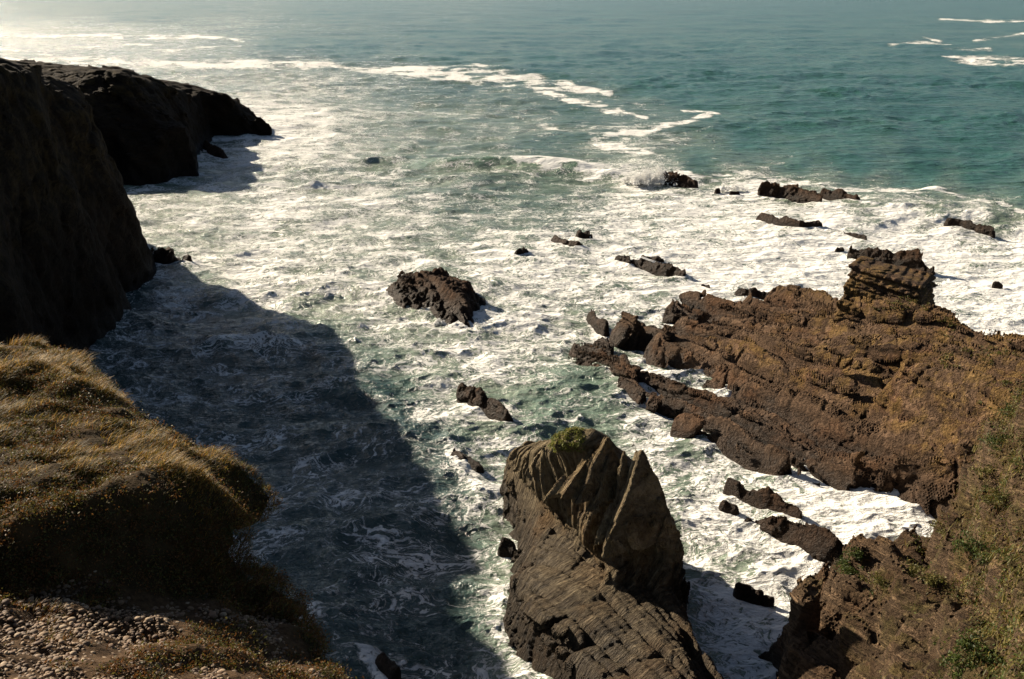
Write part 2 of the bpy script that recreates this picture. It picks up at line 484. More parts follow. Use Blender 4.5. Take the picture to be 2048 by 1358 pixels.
def foam_amount(u, v):
    num = np.zeros(u.shape); den = np.zeros(u.shape)
    # distances in a space where far rows count for more
    sv = lambda q: 60 * np.log(np.maximum(q + 60, 5)) * 4
    V_ = sv(v); FV = sv(FOAM[:, 1])
    for (fu, fv, a), gv in zip(FOAM, FV):
        d2 = (u - fu) ** 2 * 0.35 + (V_ - gv) ** 2
        w = 1 / (d2 + 350) ** 1.45
        num += w * a; den += w
    d = num / den
    jit = 9 * fbm(u / 70, v / 28, u * 0, 4, 0.6) * ss(0, 250, v + 40) + 2 * fbm(u / 30, v / 9, u * 0, 3)
    jt3 = fbm(u / 38, v / 3.2, u * 0 + 9, 5, 0.65)
    jt2 = fbm(u / 45, v / 14, u * 0 + 4, 4, 0.65)
    for pts, a in BANDS:
        best = np.zeros(u.shape)
        for (u0, v0, w0), (u1, v1, w1) in zip(pts[:-1], pts[1:]):
            ex, ey = u1 - u0, v1 - v0
            t = np.clip(((u - u0) * ex + (v - v0) * ey * 1) / (ex * ex + ey * ey), 0, 1)
            wd = w0 + (w1 - w0) * t
            dd = np.sqrt(((u - u0 - ex * t) * 0.45) ** 2 + (v + jit - v0 - ey * t) ** 2) / wd * (1 + 0.5 * jt2)
            best = np.maximum(best, a * (1 - ss(0.2, 1.9, dd)) * np.clip(0.74 + 1.3 * jt3, 0, 1.1))
        d = np.maximum(d, best) 
    return d

ROCK_RINGS = []     # world (x, y, radius) of rocks standing in the water, filled below

T_A = ocean_tile(512, 97.0, 6.0, unit((0.35, -1, 0)), 0.36, 0.18, 1)
T_B = ocean_tile(512, 23.0, 3.0, unit((-0.2, -1, 0)), 0.125, 0.05, 2, 1)
T_C = ocean_tile(256, 410.0, 11.0, unit((0.15, -1, 0)), 0.24, 1.0, 3, 2)

def swell_ridge(x, y, pts, height, front, back):
    """a breaking wave: a ridge along pts, steep towards the camera"""
    pts = PA([(a, b, 0) for a, b, c in pts]); n = len(pts)
    best = np.zeros(x.shape)
    xs = pts[:, 0]
    yc = np.interp(x, xs, pts[:, 1])
    d = y - yc
    prof = np.where(d < 0, np.exp(-(d / front) ** 2), np.exp(-(d / back) ** 2))
    e = ss(xs[0], xs[0] + 10, x) * (1 - ss(xs[-1] - 8, xs[-1], x))
    return height * prof * e

WAVES = [([(790,330,0),(900,334,0),(1000,332,0),(1100,336,0),(1240,346,0)], 1.6, 2.8, 6.0),
         ([(1210,360,0),(1290,366,0),(1370,372,0)], 0.7, 1.6, 4.0),
         ([(960,474,0),(1060,474,0),(1150,470,0)], 0.7, 1.2, 3.5),
         ([(560,760,0),(700,775,0),(850,790,0)], 0.5, 1.2, 3.0),
         ([(440,840,0),(600,850,0),(760,868,0)], 0.35, 1.0, 2.5),
         ([(1380,362,0),(1480,372,0),(1560,380,0)], 0.7, 1.6, 4.0)]

def build_sea(mat):
    us = np.concatenate([np.linspace(-900, -60, 90, endpoint=False), np.arange(-60, 2108, 1.9), np.linspace(2108, 2950, 90)])
    vsr = np.concatenate([[-29.2, -28.5, -27.5, -26, -24, -22, -20], np.arange(-18, 1400, 1.25), np.linspace(1401, 2400, 60)])
    U, Vv = np.meshgrid(us, vsr, indexing='xy')
    dz = FW[2] + UP[2] * (679 - Vv) / FPX
    dy = FW[1] + UP[1] * (679 - Vv) / FPX
    dx = (U - 1024) / FPX
    t = -CAM_H / dz
    X = (dx * t).ravel(); Y = (dy * t).ravel()
    fo = foam_amount(U, Vv).ravel()
    dist = np.sqrt(X * X + Y * Y)
    fa = 1 - ss(250, 900, dist); fb = 1 - ss(60, 220, dist); fc = 1 - ss(900, 4000, dist)
    # the bay is rougher in the shade, calmer under heavy foam
    sw = np.zeros_like(X)
    for w in WAVES: sw = np.maximum(sw, swell_ridge(X, Y, *w))
    ka = (0.55 + 0.45 * fbm(X * .03, Y * .03, X * 0, 2)) * 1.15 * (1 - 0.75 * np.clip(sw, 0, 1))
    H = samp(T_A, 'H', X, Y) * fa * ka + samp(T_B, 'H', X, Y) * fb + samp(T_C, 'H', X, Y) * fc
    DX = samp(T_A, 'DX', X, Y) * fa * ka * 1.0 + samp(T_B, 'DX', X, Y) * fb * 1.1
    DY = samp(T_A, 'DY', X, Y) * fa * ka * 1.0 + samp(T_B, 'DY', X, Y) * fb * 1.1
    crest = ss(0.62, 0.1, samp(T_A, 'J', X, Y)) * fa
    crest = np.maximum(crest, 0.8 * ss(0.55, 0.1, samp(T_B, 'J', X, Y)) * fb)
    sw = np.zeros_like(X)
    for w in WAVES: sw = np.maximum(sw, swell_ridge(X, Y, *w))
    ring = np.zeros_like(X)
    wob = 1 + 0.35 * fbm(X * .5, Y * .5, X * 0, 3)
    for (rx, ry, rr) in ROCK_RINGS:
        m = (np.abs(X - rx) < rr * 2.5 + 3) & (np.abs(Y - ry) < rr * 2.5 + 3)
        d = np.sqrt((X[m] - rx) ** 2 + (Y[m] - ry) ** 2) * wob[m]
        ring[m] = np.maximum(ring[m], 1 - ss(rr * .8, rr * 1.35 + 1.0, d))
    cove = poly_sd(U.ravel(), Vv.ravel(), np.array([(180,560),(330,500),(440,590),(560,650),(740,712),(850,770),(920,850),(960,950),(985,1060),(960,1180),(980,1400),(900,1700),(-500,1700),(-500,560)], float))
    sunlit_tone = 1 - 0.85 * ss(-50, 45, cove + 25 * fbm(X * .12, Y * .12, X * 0, 3))  # painted shade: water darker and less milky inside the cove's shadow outline
    ring *= ss(0.18, 0.5, fo)
    fo = np.maximum(fo, ring * 0.8)
    fo = np.where(fo > 0.74, 0.74 + 0.35 * (fo - 0.74), fo)
    fo = fo + 0.07 * ss(.45, .6, fo) + 0.05 * ss(.1, .25, fo) * ss(.5, .35, fo)
    fo += 0.13 * fbm(X * .05, Y * .09, X * 0, 3) * ss(0.05, .2, fo)
    H = H + sw + 0.12 * ring
    V = np.stack([X - DX, Y - DY, H], 1)
    nv, nu = U.shape
    i = np.arange(nv * nu).reshape(nv, nu)
    Q = np.stack([i[:-1, :-1], i[1:, :-1], i[1:, 1:], i[:-1, 1:]], -1).reshape(-1, 4)
    o = new_mesh('sea', V, Q, mat, None, True, {'foam': fo, 'crest': crest, 'swell': np.clip(sw / 1.4, 0, 1), 'sunlit_tone': sunlit_tone})
    tag(o, kind='structure')
    print('SEA', len(V), 't=%.1f' % (time.time() - T0))
    return o

def sea_material():
    m, t = mat_new('sea_water'); b = NB(t)
    p = b.pos()
    sep = b.n('ShaderNodeSeparateXYZ'); b.l(p, sep.inputs[0])
    cb = b.n('ShaderNodeCombineXYZ'); b.l(sep.outputs[0], cb.inputs[0]); b.l(b.math('MULTIPLY', sep.outputs[1], 1.25), cb.inputs[1])
    p2 = cb.outputs[0]
    # swirled coordinates
    w1 = b.noise(p2, 0.16, 3, 0.55, out=1)
    w2 = b.noise(p2, 0.8, 3, 0.55, out=1)
    q = b.vmath('ADD', p2, b.vmath('SCALE', b.vmath('SUBTRACT', w1, (0.5, 0.5, 0.5)), sc=7.0))
    q = b.vmath('ADD', q, b.vmath('SCALE', b.vmath('SUBTRACT', w2, (0.5, 0.5, 0.5)), sc=1.5))
    foam = b.attr('foam'); crest = b.attr('crest'); swell = b.attr('swell')
    big = b.noise(q, 0.22, 4, 0.6)
    # lace: cell edges at two sizes
    e1 = b.vor(q, 0.7, dim='2D'); e2 = b.vor(q, 2.1, dim='2D')
    l1 = b.ramp(e1, 0.0, 0.26, 1, 0, False); l2 = b.ramp(e2, 0.0, 0.36, 1, 0, False)
    rid = b.noise(q, 0.75, 5, 0.55, dim='2D')
    rr = b.math('SUBTRACT', 1.0, b.math('MULTIPLY', b.math('ABSOLUTE', b.math('SUBTRACT', rid, 0.5)), 9.0), clamp=True)
    fine = b.noise(q, 2.6, 6, 0.72, dim='2D')
    pat = b.math('MAXIMUM', b.math('MULTIPLY', l1, 0.9), b.math('MAXIMUM', b.math('MULTIPLY', l2, 0.72), b.math('MULTIPLY', rr, 0.85)))
    pat = b.math('ADD', b.math('MULTIPLY', pat, 0.5), b.math('MULTIPLY', b.ramp(fine, 0.25, 0.75, 0, 1, False), 0.5))
    pat = b.math('ADD', pat, b.math('MULTIPLY', b.math('SUBTRACT', big, 0.5), 1.0))
    amt = b.math('ADD', foam, b.math('MULTIPLY', crest, b.ramp(foam, 0.0, 0.3, 0.02, 0.28)))
    amt = b.math('ADD', amt, b.math('MULTIPLY', b.math('SUBTRACT', big, 0.5), 0.25))
    thr = b.ramp(amt, 0.0, 1.0, 1.06, 0.10, False)
    f = b.ramp(b.math('SUBTRACT', pat, thr), -0.02, 0.13)
    thin = b.ramp(b.math('SUBTRACT', pat, thr), -0.30, 0.12, 0, 0.30)
    has = b.ramp(foam, 0.02, 0.10)
    f = b.math('MULTIPLY', f, has)
    thin = b.math('MULTIPLY', thin, b.ramp(foam, 0.25, 0.65))
    # water body
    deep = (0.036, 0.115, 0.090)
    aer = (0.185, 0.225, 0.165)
    aa = b.math('ADD', b.math('MULTIPLY', b.attr('sunlit_tone'), b.ramp(foam, 0.04, 0.55, 0.0, 0.9)), b.math('MULTIPLY', swell, 0.1))
    wc = b.mix(aa, b.mix(b.attr('sunlit_tone'), (0.012, 0.034, 0.042), deep), aer)  # dark blue paints the cliff's shade into the cove's water colour
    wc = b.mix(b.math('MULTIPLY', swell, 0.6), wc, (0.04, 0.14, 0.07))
    wc = b.mix(b.math('MULTIPLY', b.attr('sunlit_tone'), b.ramp(b.noise(p, 0.012, 3, 0.5), 0.4, 0.62, 0, 0.4)), wc, (0.018, 0.074, 0.062))
    c = b.mix(thin, wc, (0.46, 0.49, 0.44))
    c = b.mix(f, c, (0.74, 0.74, 0.71))
    pr = b.n('ShaderNodeBsdfPrincipled')
    b.l(c, pr.inputs['Base Color'])
    b.l(b.ramp(f, 0, 1, 0.16, 0.85), pr.inputs['Roughness'])
    pr.inputs['IOR'].default_value = 1.33
    b.l(b.ramp(f, 0, 1, 0.5, 0.1), pr.inputs['Specular IOR Level'])
    # ripples
    cam = b.n('ShaderNodeCameraData')
    r1 = b.noise(p2, 2.6, 5, 0.62); r2 = b.noise(p2, 0.35, 6, 0.6)
    hgt = b.math('ADD', b.math('MULTIPLY', r1, 0.16), b.math('MULTIPLY', r2, 0.8))
    cf = b.n('ShaderNodeCombineXYZ'); b.l(b.math('MULTIPLY', sep.outputs[0], 0.16), cf.inputs[0]); b.l(b.math('MULTIPLY', sep.outputs[1], 0.42), cf.inputs[1])
    hgt = b.math('ADD', hgt, b.math('MULTIPLY', b.noise(cf.outputs[0], 1.0, 7, 0.62, 0.4), 2.2))
    hgt = b.math('ADD', hgt, b.math('MULTIPLY', f, 0.06))
    hgt = b.math('ADD', hgt, b.math('MULTIPLY', b.math('MULTIPLY', f, fine), 0.13))
    nrm = b.bump(hgt, 0.8, 1.0)
    b.l(nrm, pr.inputs['Normal'])
    b.out(pr.outputs[0])
    return m

# ------------------------------------------------------------------ reef on the right
REEF_POLY = PA([(u, v, 0) for u, v in [
 (1122,706),(1145,686),(1180,684),(1222,690),(1230,722),(1268,734),(1285,758),(1330,768),(1400,795),(1445,815),(1455,806),(1400,776),(1345,748),(1300,738),
 (1290,716),(1306,696),(1262,694),(1222,684),(1224,664),(1260,646),(1308,655),(1326,668),(1362,660),(1400,668),(1440,668),(1420,655),(1360,640),(1325,634),(1328,616),(1350,604),(1410,615),(1470,632),(1520,616),
 (1570,606),(1640,622),(1690,655),(1740,678),(1800,692),(1870,708),(1940,732),(2000,756),(2080,785),(2300,820),(2300,1150),(2000,1120),(1900,1085),(1850,1064),(1760,1022),(1650,990),(1560,963),(1480,928),(1405,892),
 (1348,866),(1352,856),(1400,868),(1360,845),(1300,822),(1240,792),(1195,768),(1180,744),(1140,726)]])
REEF_PTS = [(1140,704,.7),(1158,696,1.3),(1198,690,2.3),(1205,715,1.8),(1250,752,1.3),(1300,780,1.1),(1350,800,1.4),(1450,848,1.5),(1550,900,1.8),(1650,940,2.1),(1750,975,2.6),(1850,1015,2.2),(1880,1040,1.8),
 (1500,905,.9),(1600,950,.9),(1700,990,.9),(1800,1030,1.0),
 (1260,665,1.2),(1295,670,1.2),(1350,690,1.9),(1330,722,1.4),(1450,715,3.0),(1400,745,2.2),(1500,770,2.8),(1580,830,1.8),(1480,810,1.4),(1560,860,1.2),(1640,880,1.2),(1700,885,1.2),(1740,900,2.8),(1830,930,3.6),(1880,900,4.5),(1780,960,2.9),
 (1380,625,1.1),(1420,645,1.2),(1500,640,2.2),(1560,634,2.6),(1620,652,3.2),(1560,700,3.4),(1650,720,3.6),(1600,748,2.0),(1550,745,2.6),(1700,760,4.2),(1740,725,5.2),(1780,800,3.3),(1800,745,5.6),(1850,800,5.0),(1820,860,3.6),(1700,830,2.6),
 (1680,640,4.2),(1712,616,5.4),(1780,612,5.6),(1850,614,6.0),(1800,660,5.6),(1850,660,6.0),(1920,640,5.6),(1970,662,5.2),(1900,705,6.3),(1990,690,4.8),(2048,712,4.6),(1930,750,6.8),(2000,760,7.4),(1740,680,5.0),
 (1950,850,6.0),(1940,950,5.0),(2100,800,9),(2200,900,9),(1700,660,4.6)]
reef_rbf = RBF(PA(REEF_PTS))
BL_C = P(1778, 566, 7.2)

def reef_h(X, Y):
    D = poly_sd(X, Y, REEF_POLY)
    D = D + 0.5 * fbm(X * .45, Y * .45, X * 0, 3)
    h = reef_rbf(X, Y)
    # broad cuestas: steps that rise towards the far right
    a = X * SN[0] + Y * SN[1] + 0.9 * fbm(X * .08, Y * .08, X * 0, 2, s=3)
    for per, am, sh in ((6.1, 1.5, 0.3), (2.3, 0.62, 1.1)):
        q = a / per + sh; k = np.floor(q); f = q - k
        w_ = 0.16
        h0_ = 0.4 + hsh(k); hp_ = 0.4 + hsh(k - 1)
        t_ = ss(0, w_, f)
        h = h + am * 1.4 * (t_ * h0_ * (0.5 - (f - w_) / (1 - w_)) - (1 - t_) * 0.5 * hp_)
    h = h + 0.3 - 0.75 * ss(1.4, 3.0, h) + 0.22 * fbm(X * .25, Y * .25, X * 0, 4, s=9)
    for per, w, dp, sh in ((3.4, 0.34, 2.1, 2.2), (1.5, 0.2, 1.1, 7.7)):
        q = a / per + sh + 0.2 * fbm(X * .1, Y * .1, X * 0 + 5, 2); k = np.floor(q); f = q - k
        b_ = X * STRIKE[0] + Y * STRIKE[1]
        on = ss(0.38, 0.52, vn(b_ / 7.0 + 40, k * 3.7 + 50, k * 0 + sh))
        h = h - dp * on * np.exp(-((f - 0.02 - 0.4 * hsh(k)) * per / w) ** 2)
    return np.minimum(h, np.where(D > 0, D * 1.7, D * 5) - 0.05)

beds_reef = Beds(N_REEF_STEEP, STRIKE, [(1.8, 7.0, 0.66), (0.66, 4.0, 0.50), (0.32, 2.4, 0.26)], 0.25, 2.0, 0.8, 0.70)
def reef_base(xs, ys, zs):
    F = hf_field(reef_h)(xs, ys, zs)
    return F
def block_base(xs, ys, zs):
    # the squared block standing on the crest
    X, Y = np.meshgrid(xs, ys, indexing='ij')
    ax = unit((1.0, -0.70, 0)); ay = np.array([-ax[1], ax[0], 0])
    a = (X - BL_C[0]) * ax[0] + (Y - BL_C[1]) * ax[1]; c = (X - BL_C[0]) * ay[0] + (Y - BL_C[1]) * ay[1]
    D = np.minimum((3.0 - np.abs(a))[:, :, None] - 0.08 * (zs - 7.4)[None, None, :], (2.1 - np.abs(c))[:, :, None] - 0.5 * (zs - 7.6)[None, None, :])
    top = 8.75 - zs[None, None, :] - (0.13 * (a + 2.7))[:, :, None]
    return np.minimum(np.minimum(D, top), (zs - 4.0)[None, None, :])
beds_block = Beds((0.15, -0.1, 0.97), STRIKE, [(0.7, 2.2, 0.20), (0.28, 1.1, 0.12)], 0.4, 3.0, 0.8, 0.5)
def block_detail(x, y, z):
    return beds_block.disp(x, y, z) + 0.16 * fbm(x * 1.3, y * 1.3, z * 1.3, 4, .65)
def reef_detail(x, y, z):
    return beds_reef.disp(x, y, z) + 0.14 * fbm(x * .9, y * .9, z * .9, 4, 0.6) + 0.10 * fbm(x * 3, y * 3, z * 3, 2)

def build_reef():
    root, V = volume('rock_reef', (2.5, 44.0, -1.0), (50.0, 99.0, 10.2), 0.12, reef_base, reef_detail, 1.6, M_REEF, beds_reef.tone)
    b_, _ = volume('block', (BL_C[0] - 6, BL_C[1] - 6, 3.0), (BL_C[0] + 6, BL_C[1] + 6, 10.0), 0.1, block_base, block_detail, 1.0, M_REEF, beds_block.tone, parent=root)
    tag(b_, 'square golden brown block standing on the crest')
    tag(root, 'long brown reef of tilted rock beds with a square block on its crest', 'reef')
    return root, V

# ------------------------------------------------------------------ slope on the lower right
SL_POLY = PA([(u, v, 0) for u, v in [(1893,1062),(1885,1082),(1855,1112),(1810,1125),(1770,1108),(1700,1104),(1665,1135),(1648,1168),(1625,1195),(1612,1216),(1560,1240),(1500,1232),(1480,1240),(1490,1296),(1522,1318),(1530,1345),(1530,1420),(1560,1700),
 (1600,2600),(4000,2600),(4500,1000),(2500,700),(2100,900),(1960,960)]])
SL_PTS = [(1895,1050,1.0),(1902,1000,3),(1905,930,4.6),(1900,850,5.9),(1932,780,7.2),(1958,742,8),(2048,712,8.8),(2150,690,9.5),(2300,700,12),
 (1960,900,7.6),(2048,850,10.3),(2048,950,11),(1980,1000,7.8),(2048,1080,12),(1925,1080,4.5),(1940,960,6.6),
 (1850,1108,.6),(1900,1120,4),(1960,1150,7.5),(2048,1200,12.6),(1830,1125,2.6),(1780,1112,2.0),(1705,1102,3.0),(1740,1120,2.6),(1665,1142,1.6),(1645,1180,1.0),(1620,1212,.8),
 (1700,1160,3.8),(1800,1190,4.8),(1640,1228,3.0),(1560,1238,2.3),(1495,1236,2.1),(1700,1262,4.0),(1740,1285,5.0),(1510,1300,.2),(1580,1305,.3),(1640,1318,.6),(1690,1335,1.4),(1580,1345,2.0),(1640,1345,2.8),(1560,1400,2.2),(1720,1345,3.8),(1760,1330,6.0),
 (1730,1220,4.2),(1790,1300,6.6),(1850,1300,8.0),(1800,1350,8.4),(1890,1240,7.6),(1840,1240,6.2),(2048,1358,15.2),(1950,1300,10.6),(1930,1200,7.4),(1900,1358,11),(2300,1000,17),(2300,1358,19),(1800,1500,9),(1600,1500,3.5),(1850,1160,3.8)]
sl_rbf = RBF(PA(SL_PTS))
def slope_h(X, Y):
    D = poly_sd(X, Y, SL_POLY) + 0.35 * fbm(X * .5, Y * .5, X * 0, 3)
    h = sl_rbf(X, Y) + 0.55 * fbm(X * .3, Y * .3, X * 0, 4, s=4)
    for st, k_, sd in ((2.3, 0.8, 1.0), (0.9, 0.5, 6.0)):
        q = (h + 0.35 * (X * SN[0] + Y * SN[1])) / st + 0.5 * fbm(X * .2, Y * .2, X * 0, 3, s=sd); f = q - np.floor(q)
        h = h + k_ * st * (ss(0.0, 0.3, f) - f - 0.25) * ss(19, 12, h)
    return np.minimum(np.minimum(h, np.where(D > 0, D * 4.5, D * 6) - 0.05), 18.5)
beds_slope = Beds(unit((-0.62, -0.40, 0.68)), STRIKE, [(1.3, 3.4, 0.75), (0.5, 1.8, 0.42), (0.24, 0.9, 0.18)], 0.4, 5.0, 0.8, 0.45)
def slope_detail(x, y, z):
    return beds_slope.disp(x, y, z) + 0.25 * fbm(x * 1.1, y * 1.1, z * 1.1, 4, 0.6)
def build_slope():
    o, V = volume('rock_cliff', (8.5, 8.0, -1.0), (46.0, 62.0, 19.5), 0.125, hf_field(slope_h), slope_detail, 1.4, M_SLOPE, beds_slope.tone)
    tag(o, kind='structure')
    return o, V

# ------------------------------------------------------------------ the stack
SL = {
 0.0: [(1004,955),(1002,1005),(1035,1070),(1045,1100),(1008,1180),(1000,1262),(1085,1345),(1110,1420),(1130,1600),(1500,1600),(1462,1380),(1420,1320),(1385,1285),(1376,1262),(1370,1190),(1300,1090),(1180,1000),(1080,948)],
 1.5: [(1006,935),(1008,990),(1045,1050),(1050,1090),(1022,1160),(1018,1235),(1110,1310),(1180,1400),(1200,1560),(1480,1560),(1425,1345),(1395,1290),(1376,1215),(1368,1130),(1290,1050),(1160,965),(1070,922)],
 2.3: [(1010,925),(1016,975),(1058,1030),(1060,1080),(1035,1150),(1040,1210),(1120,1270),(1230,1280),(1290,1300),(1360,1330),(1370,1250),(1372,1190),(1366,1110),(1290,1035),(1160,960),(1075,915)],
 3.0: [(1012,915),(1022,965),(1065,1005),(1100,1040),(1132,1066),(1158,1100),(1186,1142),(1202,1172),(1370,1162),(1366,1100),(1330,1050),(1200,950),(1080,905),(1032,905)],
 4.0: [(1022,905),(1032,955),(1080,1002),(1136,1038),(1162,1072),(1184,1110),(1368,1128),(1350,1060),(1230,955),(1110,898),(1045,892)],
 4.8: [(1032,899),(1044,945),(1088,984),(1140,1016),(1170,1052),(1182,1080),(1366,1098),(1345,1045),(1230,945),(1120,892),(1062,884)],
 6.0: [(1058,900),(1068,935),(1110,962),(1160,992),(1192,1012),(1205,1030),(1350,1055),(1330,1005),(1230,915),(1120,880),(1078,882)],
 7.5: [(1082,890),(1092,912),(1140,935),(1195,960),(1232,985),(1325,1000),(1305,960),(1235,895),(1120,872)],
 8.6: [(1098,878),(1110,893),(1160,905),(1205,915),(1232,925),(1238,935),(1252,940),(1240,905),(1200,870),(1120,866)],
 9.3: [(1110,872),(1130,885),(1190,895),(1222,900),(1228,890),(1205,864),(1130,862)],
}
beds_stack = Beds(N_STACK, S_STACK, [(1.5, 7.0, 0.34), (0.5, 3.6, 0.24), (0.22, 2.0, 0.08)], 0.12, 8.0, 0.7)
beds_shelf = Beds(N_REEF_STEEP, STRIKE, [(0.95, 2.2, 0.50), (0.38, 1.0, 0.26), (0.18, 0.5, 0.09)], 0.5, 6.0, 0.7)
def stack_base(xs, ys, zs):
    X, Y = np.meshgrid(xs, ys, indexing='ij')
    zl = sorted(SL); D = [poly_sd(X, Y, PA([(u, v, z) for u, v in SL[z]])) for z in zl]
    F = np.empty((len(xs), len(ys), len(zs)), np.float32)
    for k, z in enumerate(zs):
        if z <= zl[0]: d = D[0] + (zl[0] - z) * 0.3
        elif z >= zl[-1]: d = D[-1] - (z - zl[-1]) * 1.5
        else:
            i = np.searchsorted(zl, z) - 1; t = (z - zl[i]) / (zl[i + 1] - zl[i])
            d = D[i] * (1 - t) + D[i + 1] * t
        F[:, :, k] = d * 0.8
    # standing slabs that end in points (u, v, z of the tip; half thickness; half width at 3 m below)
    for (u, v, z, th, wl, wr, L) in ((1277, 896, 9.9, 0.36, 0.46, 0.42, 4.6), (1251, 902, 9.7, 0.15, 0.22, 0.25, 3.0), (1213, 868, 10.0, 0.28, 0.7, 0.5, 3.0), (1226, 896, 9.5, 0.15, 0.5, 0.35, 3.0), (1192, 880, 9.6, 0.22, 0.9, 0.6, 2.5)):
        tip = P(u, v, z)
        rel = [xs[:, None, None] - tip[0], ys[None, :, None] - tip[1], zs[None, None, :] - tip[2]]
        a = rel[0] * N_STACK[0] + rel[1] * N_STACK[1] + rel[2] * N_STACK[2]
        c = rel[0] * S_STACK[0] + rel[1] * S_STACK[1]
        dz = -rel[2]
        c = c + 0.10 * np.sin(dz * 1.7 + u) * np.clip(dz, 0, 1) + 0.02 * np.sin(dz * 6.3 + u)
        f = np.minimum(th + 0.06 * dz - np.abs(a), np.minimum(0.05 + dz * wr - c, 0.05 + dz * wl + c))
        f = np.minimum(f, np.minimum(dz * .8, L - dz))
        F = np.maximum(F, f.astype(np.float32))
    return F
def stack_detail(x, y, z):
    k = ss(3.4, 4.3, z + 0.6 * fbm(x * .4, y * .4, z * .4, 2))
    rough = ss(8.6, 5.0, z) * 0.55 + 0.45
    d = beds_stack.disp(x, y, z) * rough
    d2 = beds_shelf.disp(x, y, z)
    # the smooth right-hand face keeps little relief
    return d * k + 1.25 * d2 * (1 - k) + (0.07 + 0.16 * (1 - k)) * fbm(x * 1.1, y * 1.1, z * 1.1, 4, 0.6)
def build_stack():
    tone = lambda x, y, z: np.where(z > 3.9, 0.35 + 0.65 * beds_stack.tone(x, y, z), 0.45 * beds_shelf.tone(x, y, z))
    o, V = volume('pinnacle', (-2.5, 26.0, -1.0), (14.5, 55.0, 10.6), 0.08, stack_base, stack_detail, 1.0, M_STACK, tone)
    me = o.data
    Q = np.empty(len(me.polygons) * 4, np.int32); me.polygons.foreach_get('vertices', Q); Q = Q.reshape(-1, 4)
    root = bpy.data.objects.new('sea_stack', None); COL.objects.link(root)
    foot = P(1230, 1240, 0); root.location = tuple(foot)
    zc = V[Q, 2].mean(1) + 0.35 * fbm(V[Q[:, 0], 0] * .5, V[Q[:, 0], 1] * .5, V[Q[:, 0], 2] * .5, 2)
    # the pinnacle stands on the far side of the shelf
    u_, v_ = proj(V[Q[:, 0], 0], V[Q[:, 0], 1], V[Q[:, 0], 2])
    up = (zc > 2.9)
    bpy.data.objects.remove(o)
    for nm, mk in (('pinnacle', up), ('shelf', ~up)):
        q = Q[mk]; ids, inv = np.unique(q, return_inverse=True)
        c = V[ids]
        new_mesh(nm, c - foot, inv.reshape(-1, 4), M_STACK, root, False, {'tone': tone(c[:, 0], c[:, 1], c[:, 2])})
    return root, V

# ------------------------------------------------------------------ cliffs on the left
CL_POLY = PA([(u, v, 0) for u, v in [(560,271),(500,270),(425,270),(408,290),(402,318),(400,345),(360,352),(310,365),(270,370),(245,362),(238,375),(250,402),(262,440),(262,460),(300,492),(312,530),(318,560),(290,575),(262,600),(258,640),(200,690),(170,720),(150,800),(120,1000),
 (-400,1000),(-1500,700),(-1500,300),(-1200,150),(-100,150),(60,175),(130,190),(300,200),(420,215),(500,235)]])
CL_PTS = [(0,138,21.8),(60,148,21.4),(110,152,21.2),(150,152,21.0),(170,166,20.0),(183,210,17.6),(203,300,13.1),(221,350,10.2),(243,400,7.4),(268,440,4.5),(290,480,1.5),
 (0,300,20.5),(100,300,19),(150,300,17),(0,500,19.5),(100,500,15.5),(170,480,10.5),(230,480,6),(250,410,1.0),(262,445,1.6),
 (230,600,3.2),(230,560,4),(290,540,2.2),(250,640,.8),(-200,130,23),(-400,130,23.5),(-600,130,24),(-200,400,22),(-400,600,22),(-300,900,20),(-900,300,25)]
HD_PTS = [(555,268,.3),(530,238,3.4),(505,205,6.8),(490,190,8.4),(452,178,9.3),(430,172,10.0),(415,170,11.5),(400,172,11.4),(345,160,13.4),(300,152,14.8),(250,138,16.6),(215,130,17.2),(170,133,17),(130,140,16.2),(500,240,3.0),(440,255,2.5),(420,230,6),(405,300,1.5),(395,250,8),(345,330,3.0),(345,240,10),(270,350,3),(260,240,13),(190,250,14),(100,250,14),(40,114,14.8),(75,118,14.2),(100,132,12.6)]
# keep the two masses apart in depth: the headland is a second wall of rock behind the near cliff
CL_W = [(-43.5,105,20.3),(-42.3,100,21.7),(-41.3,95,22.6),(-41,90,23.2),(-41,84,23.6),(-39,72,24),(-38,60,24),(-38,48,24),(-50,120,7),(-52,128,2.5),(-62,124,14),(-62,136,4),(-90,140,8),(-90,128,18),(-34,83,4),(-33,70,6),(-33,55,6),(-60,60,25),(-60,90,23.0),(-60,108,20.8),(-90,105,22),(-60,98,22)]
cl_rbf = RBF(np.concatenate([PA(CL_PTS), np.array(CL_W, float)])); hd_rbf = RBF(PA(HD_PTS))
NEAR_POLY = PA([(u, v, 0) for u, v in [(242,396),(256,402),(266,440),(268,458),(300,488),(316,530),(322,560),(296,577),(266,600),(262,640),(206,690),(172,720),(150,800),(120,1000),(-400,1000),(-2500,700),(-2500,400),(-900,400),(0,408),(180,408)]])
HEAD_POLY = PA([(u, v, 0) for u, v in [(560,271),(500,270),(425,270),(408,290),(402,318),(400,345),(360,352),(310,365),(270,370),(235,360),(150,380),(-200,370),(-500,300),(-500,215),(-100,200),(60,200),(130,205),(300,215),(420,235),(500,252)]])
def near_h(X, Y):
    D = poly_sd(X, Y, NEAR_POLY) - 0.6 + 1.1 * fbm(X * .12, Y * .12, X * 0, 4)
    h = cl_rbf(X, Y) - 0.5 + 0.25 * fbm(X * .1, Y * .1, X * 0, 4, s=2)
    cu = proj(X, Y, 22.5)[0]
    h = np.minimum(h, np.minimum(25.4, 30 - np.clip(0.0606 + 0.00016 * cu, 0.055, 0.088) * Y) - 0.9)
    return np.minimum(h, D * 4.0 - .1)
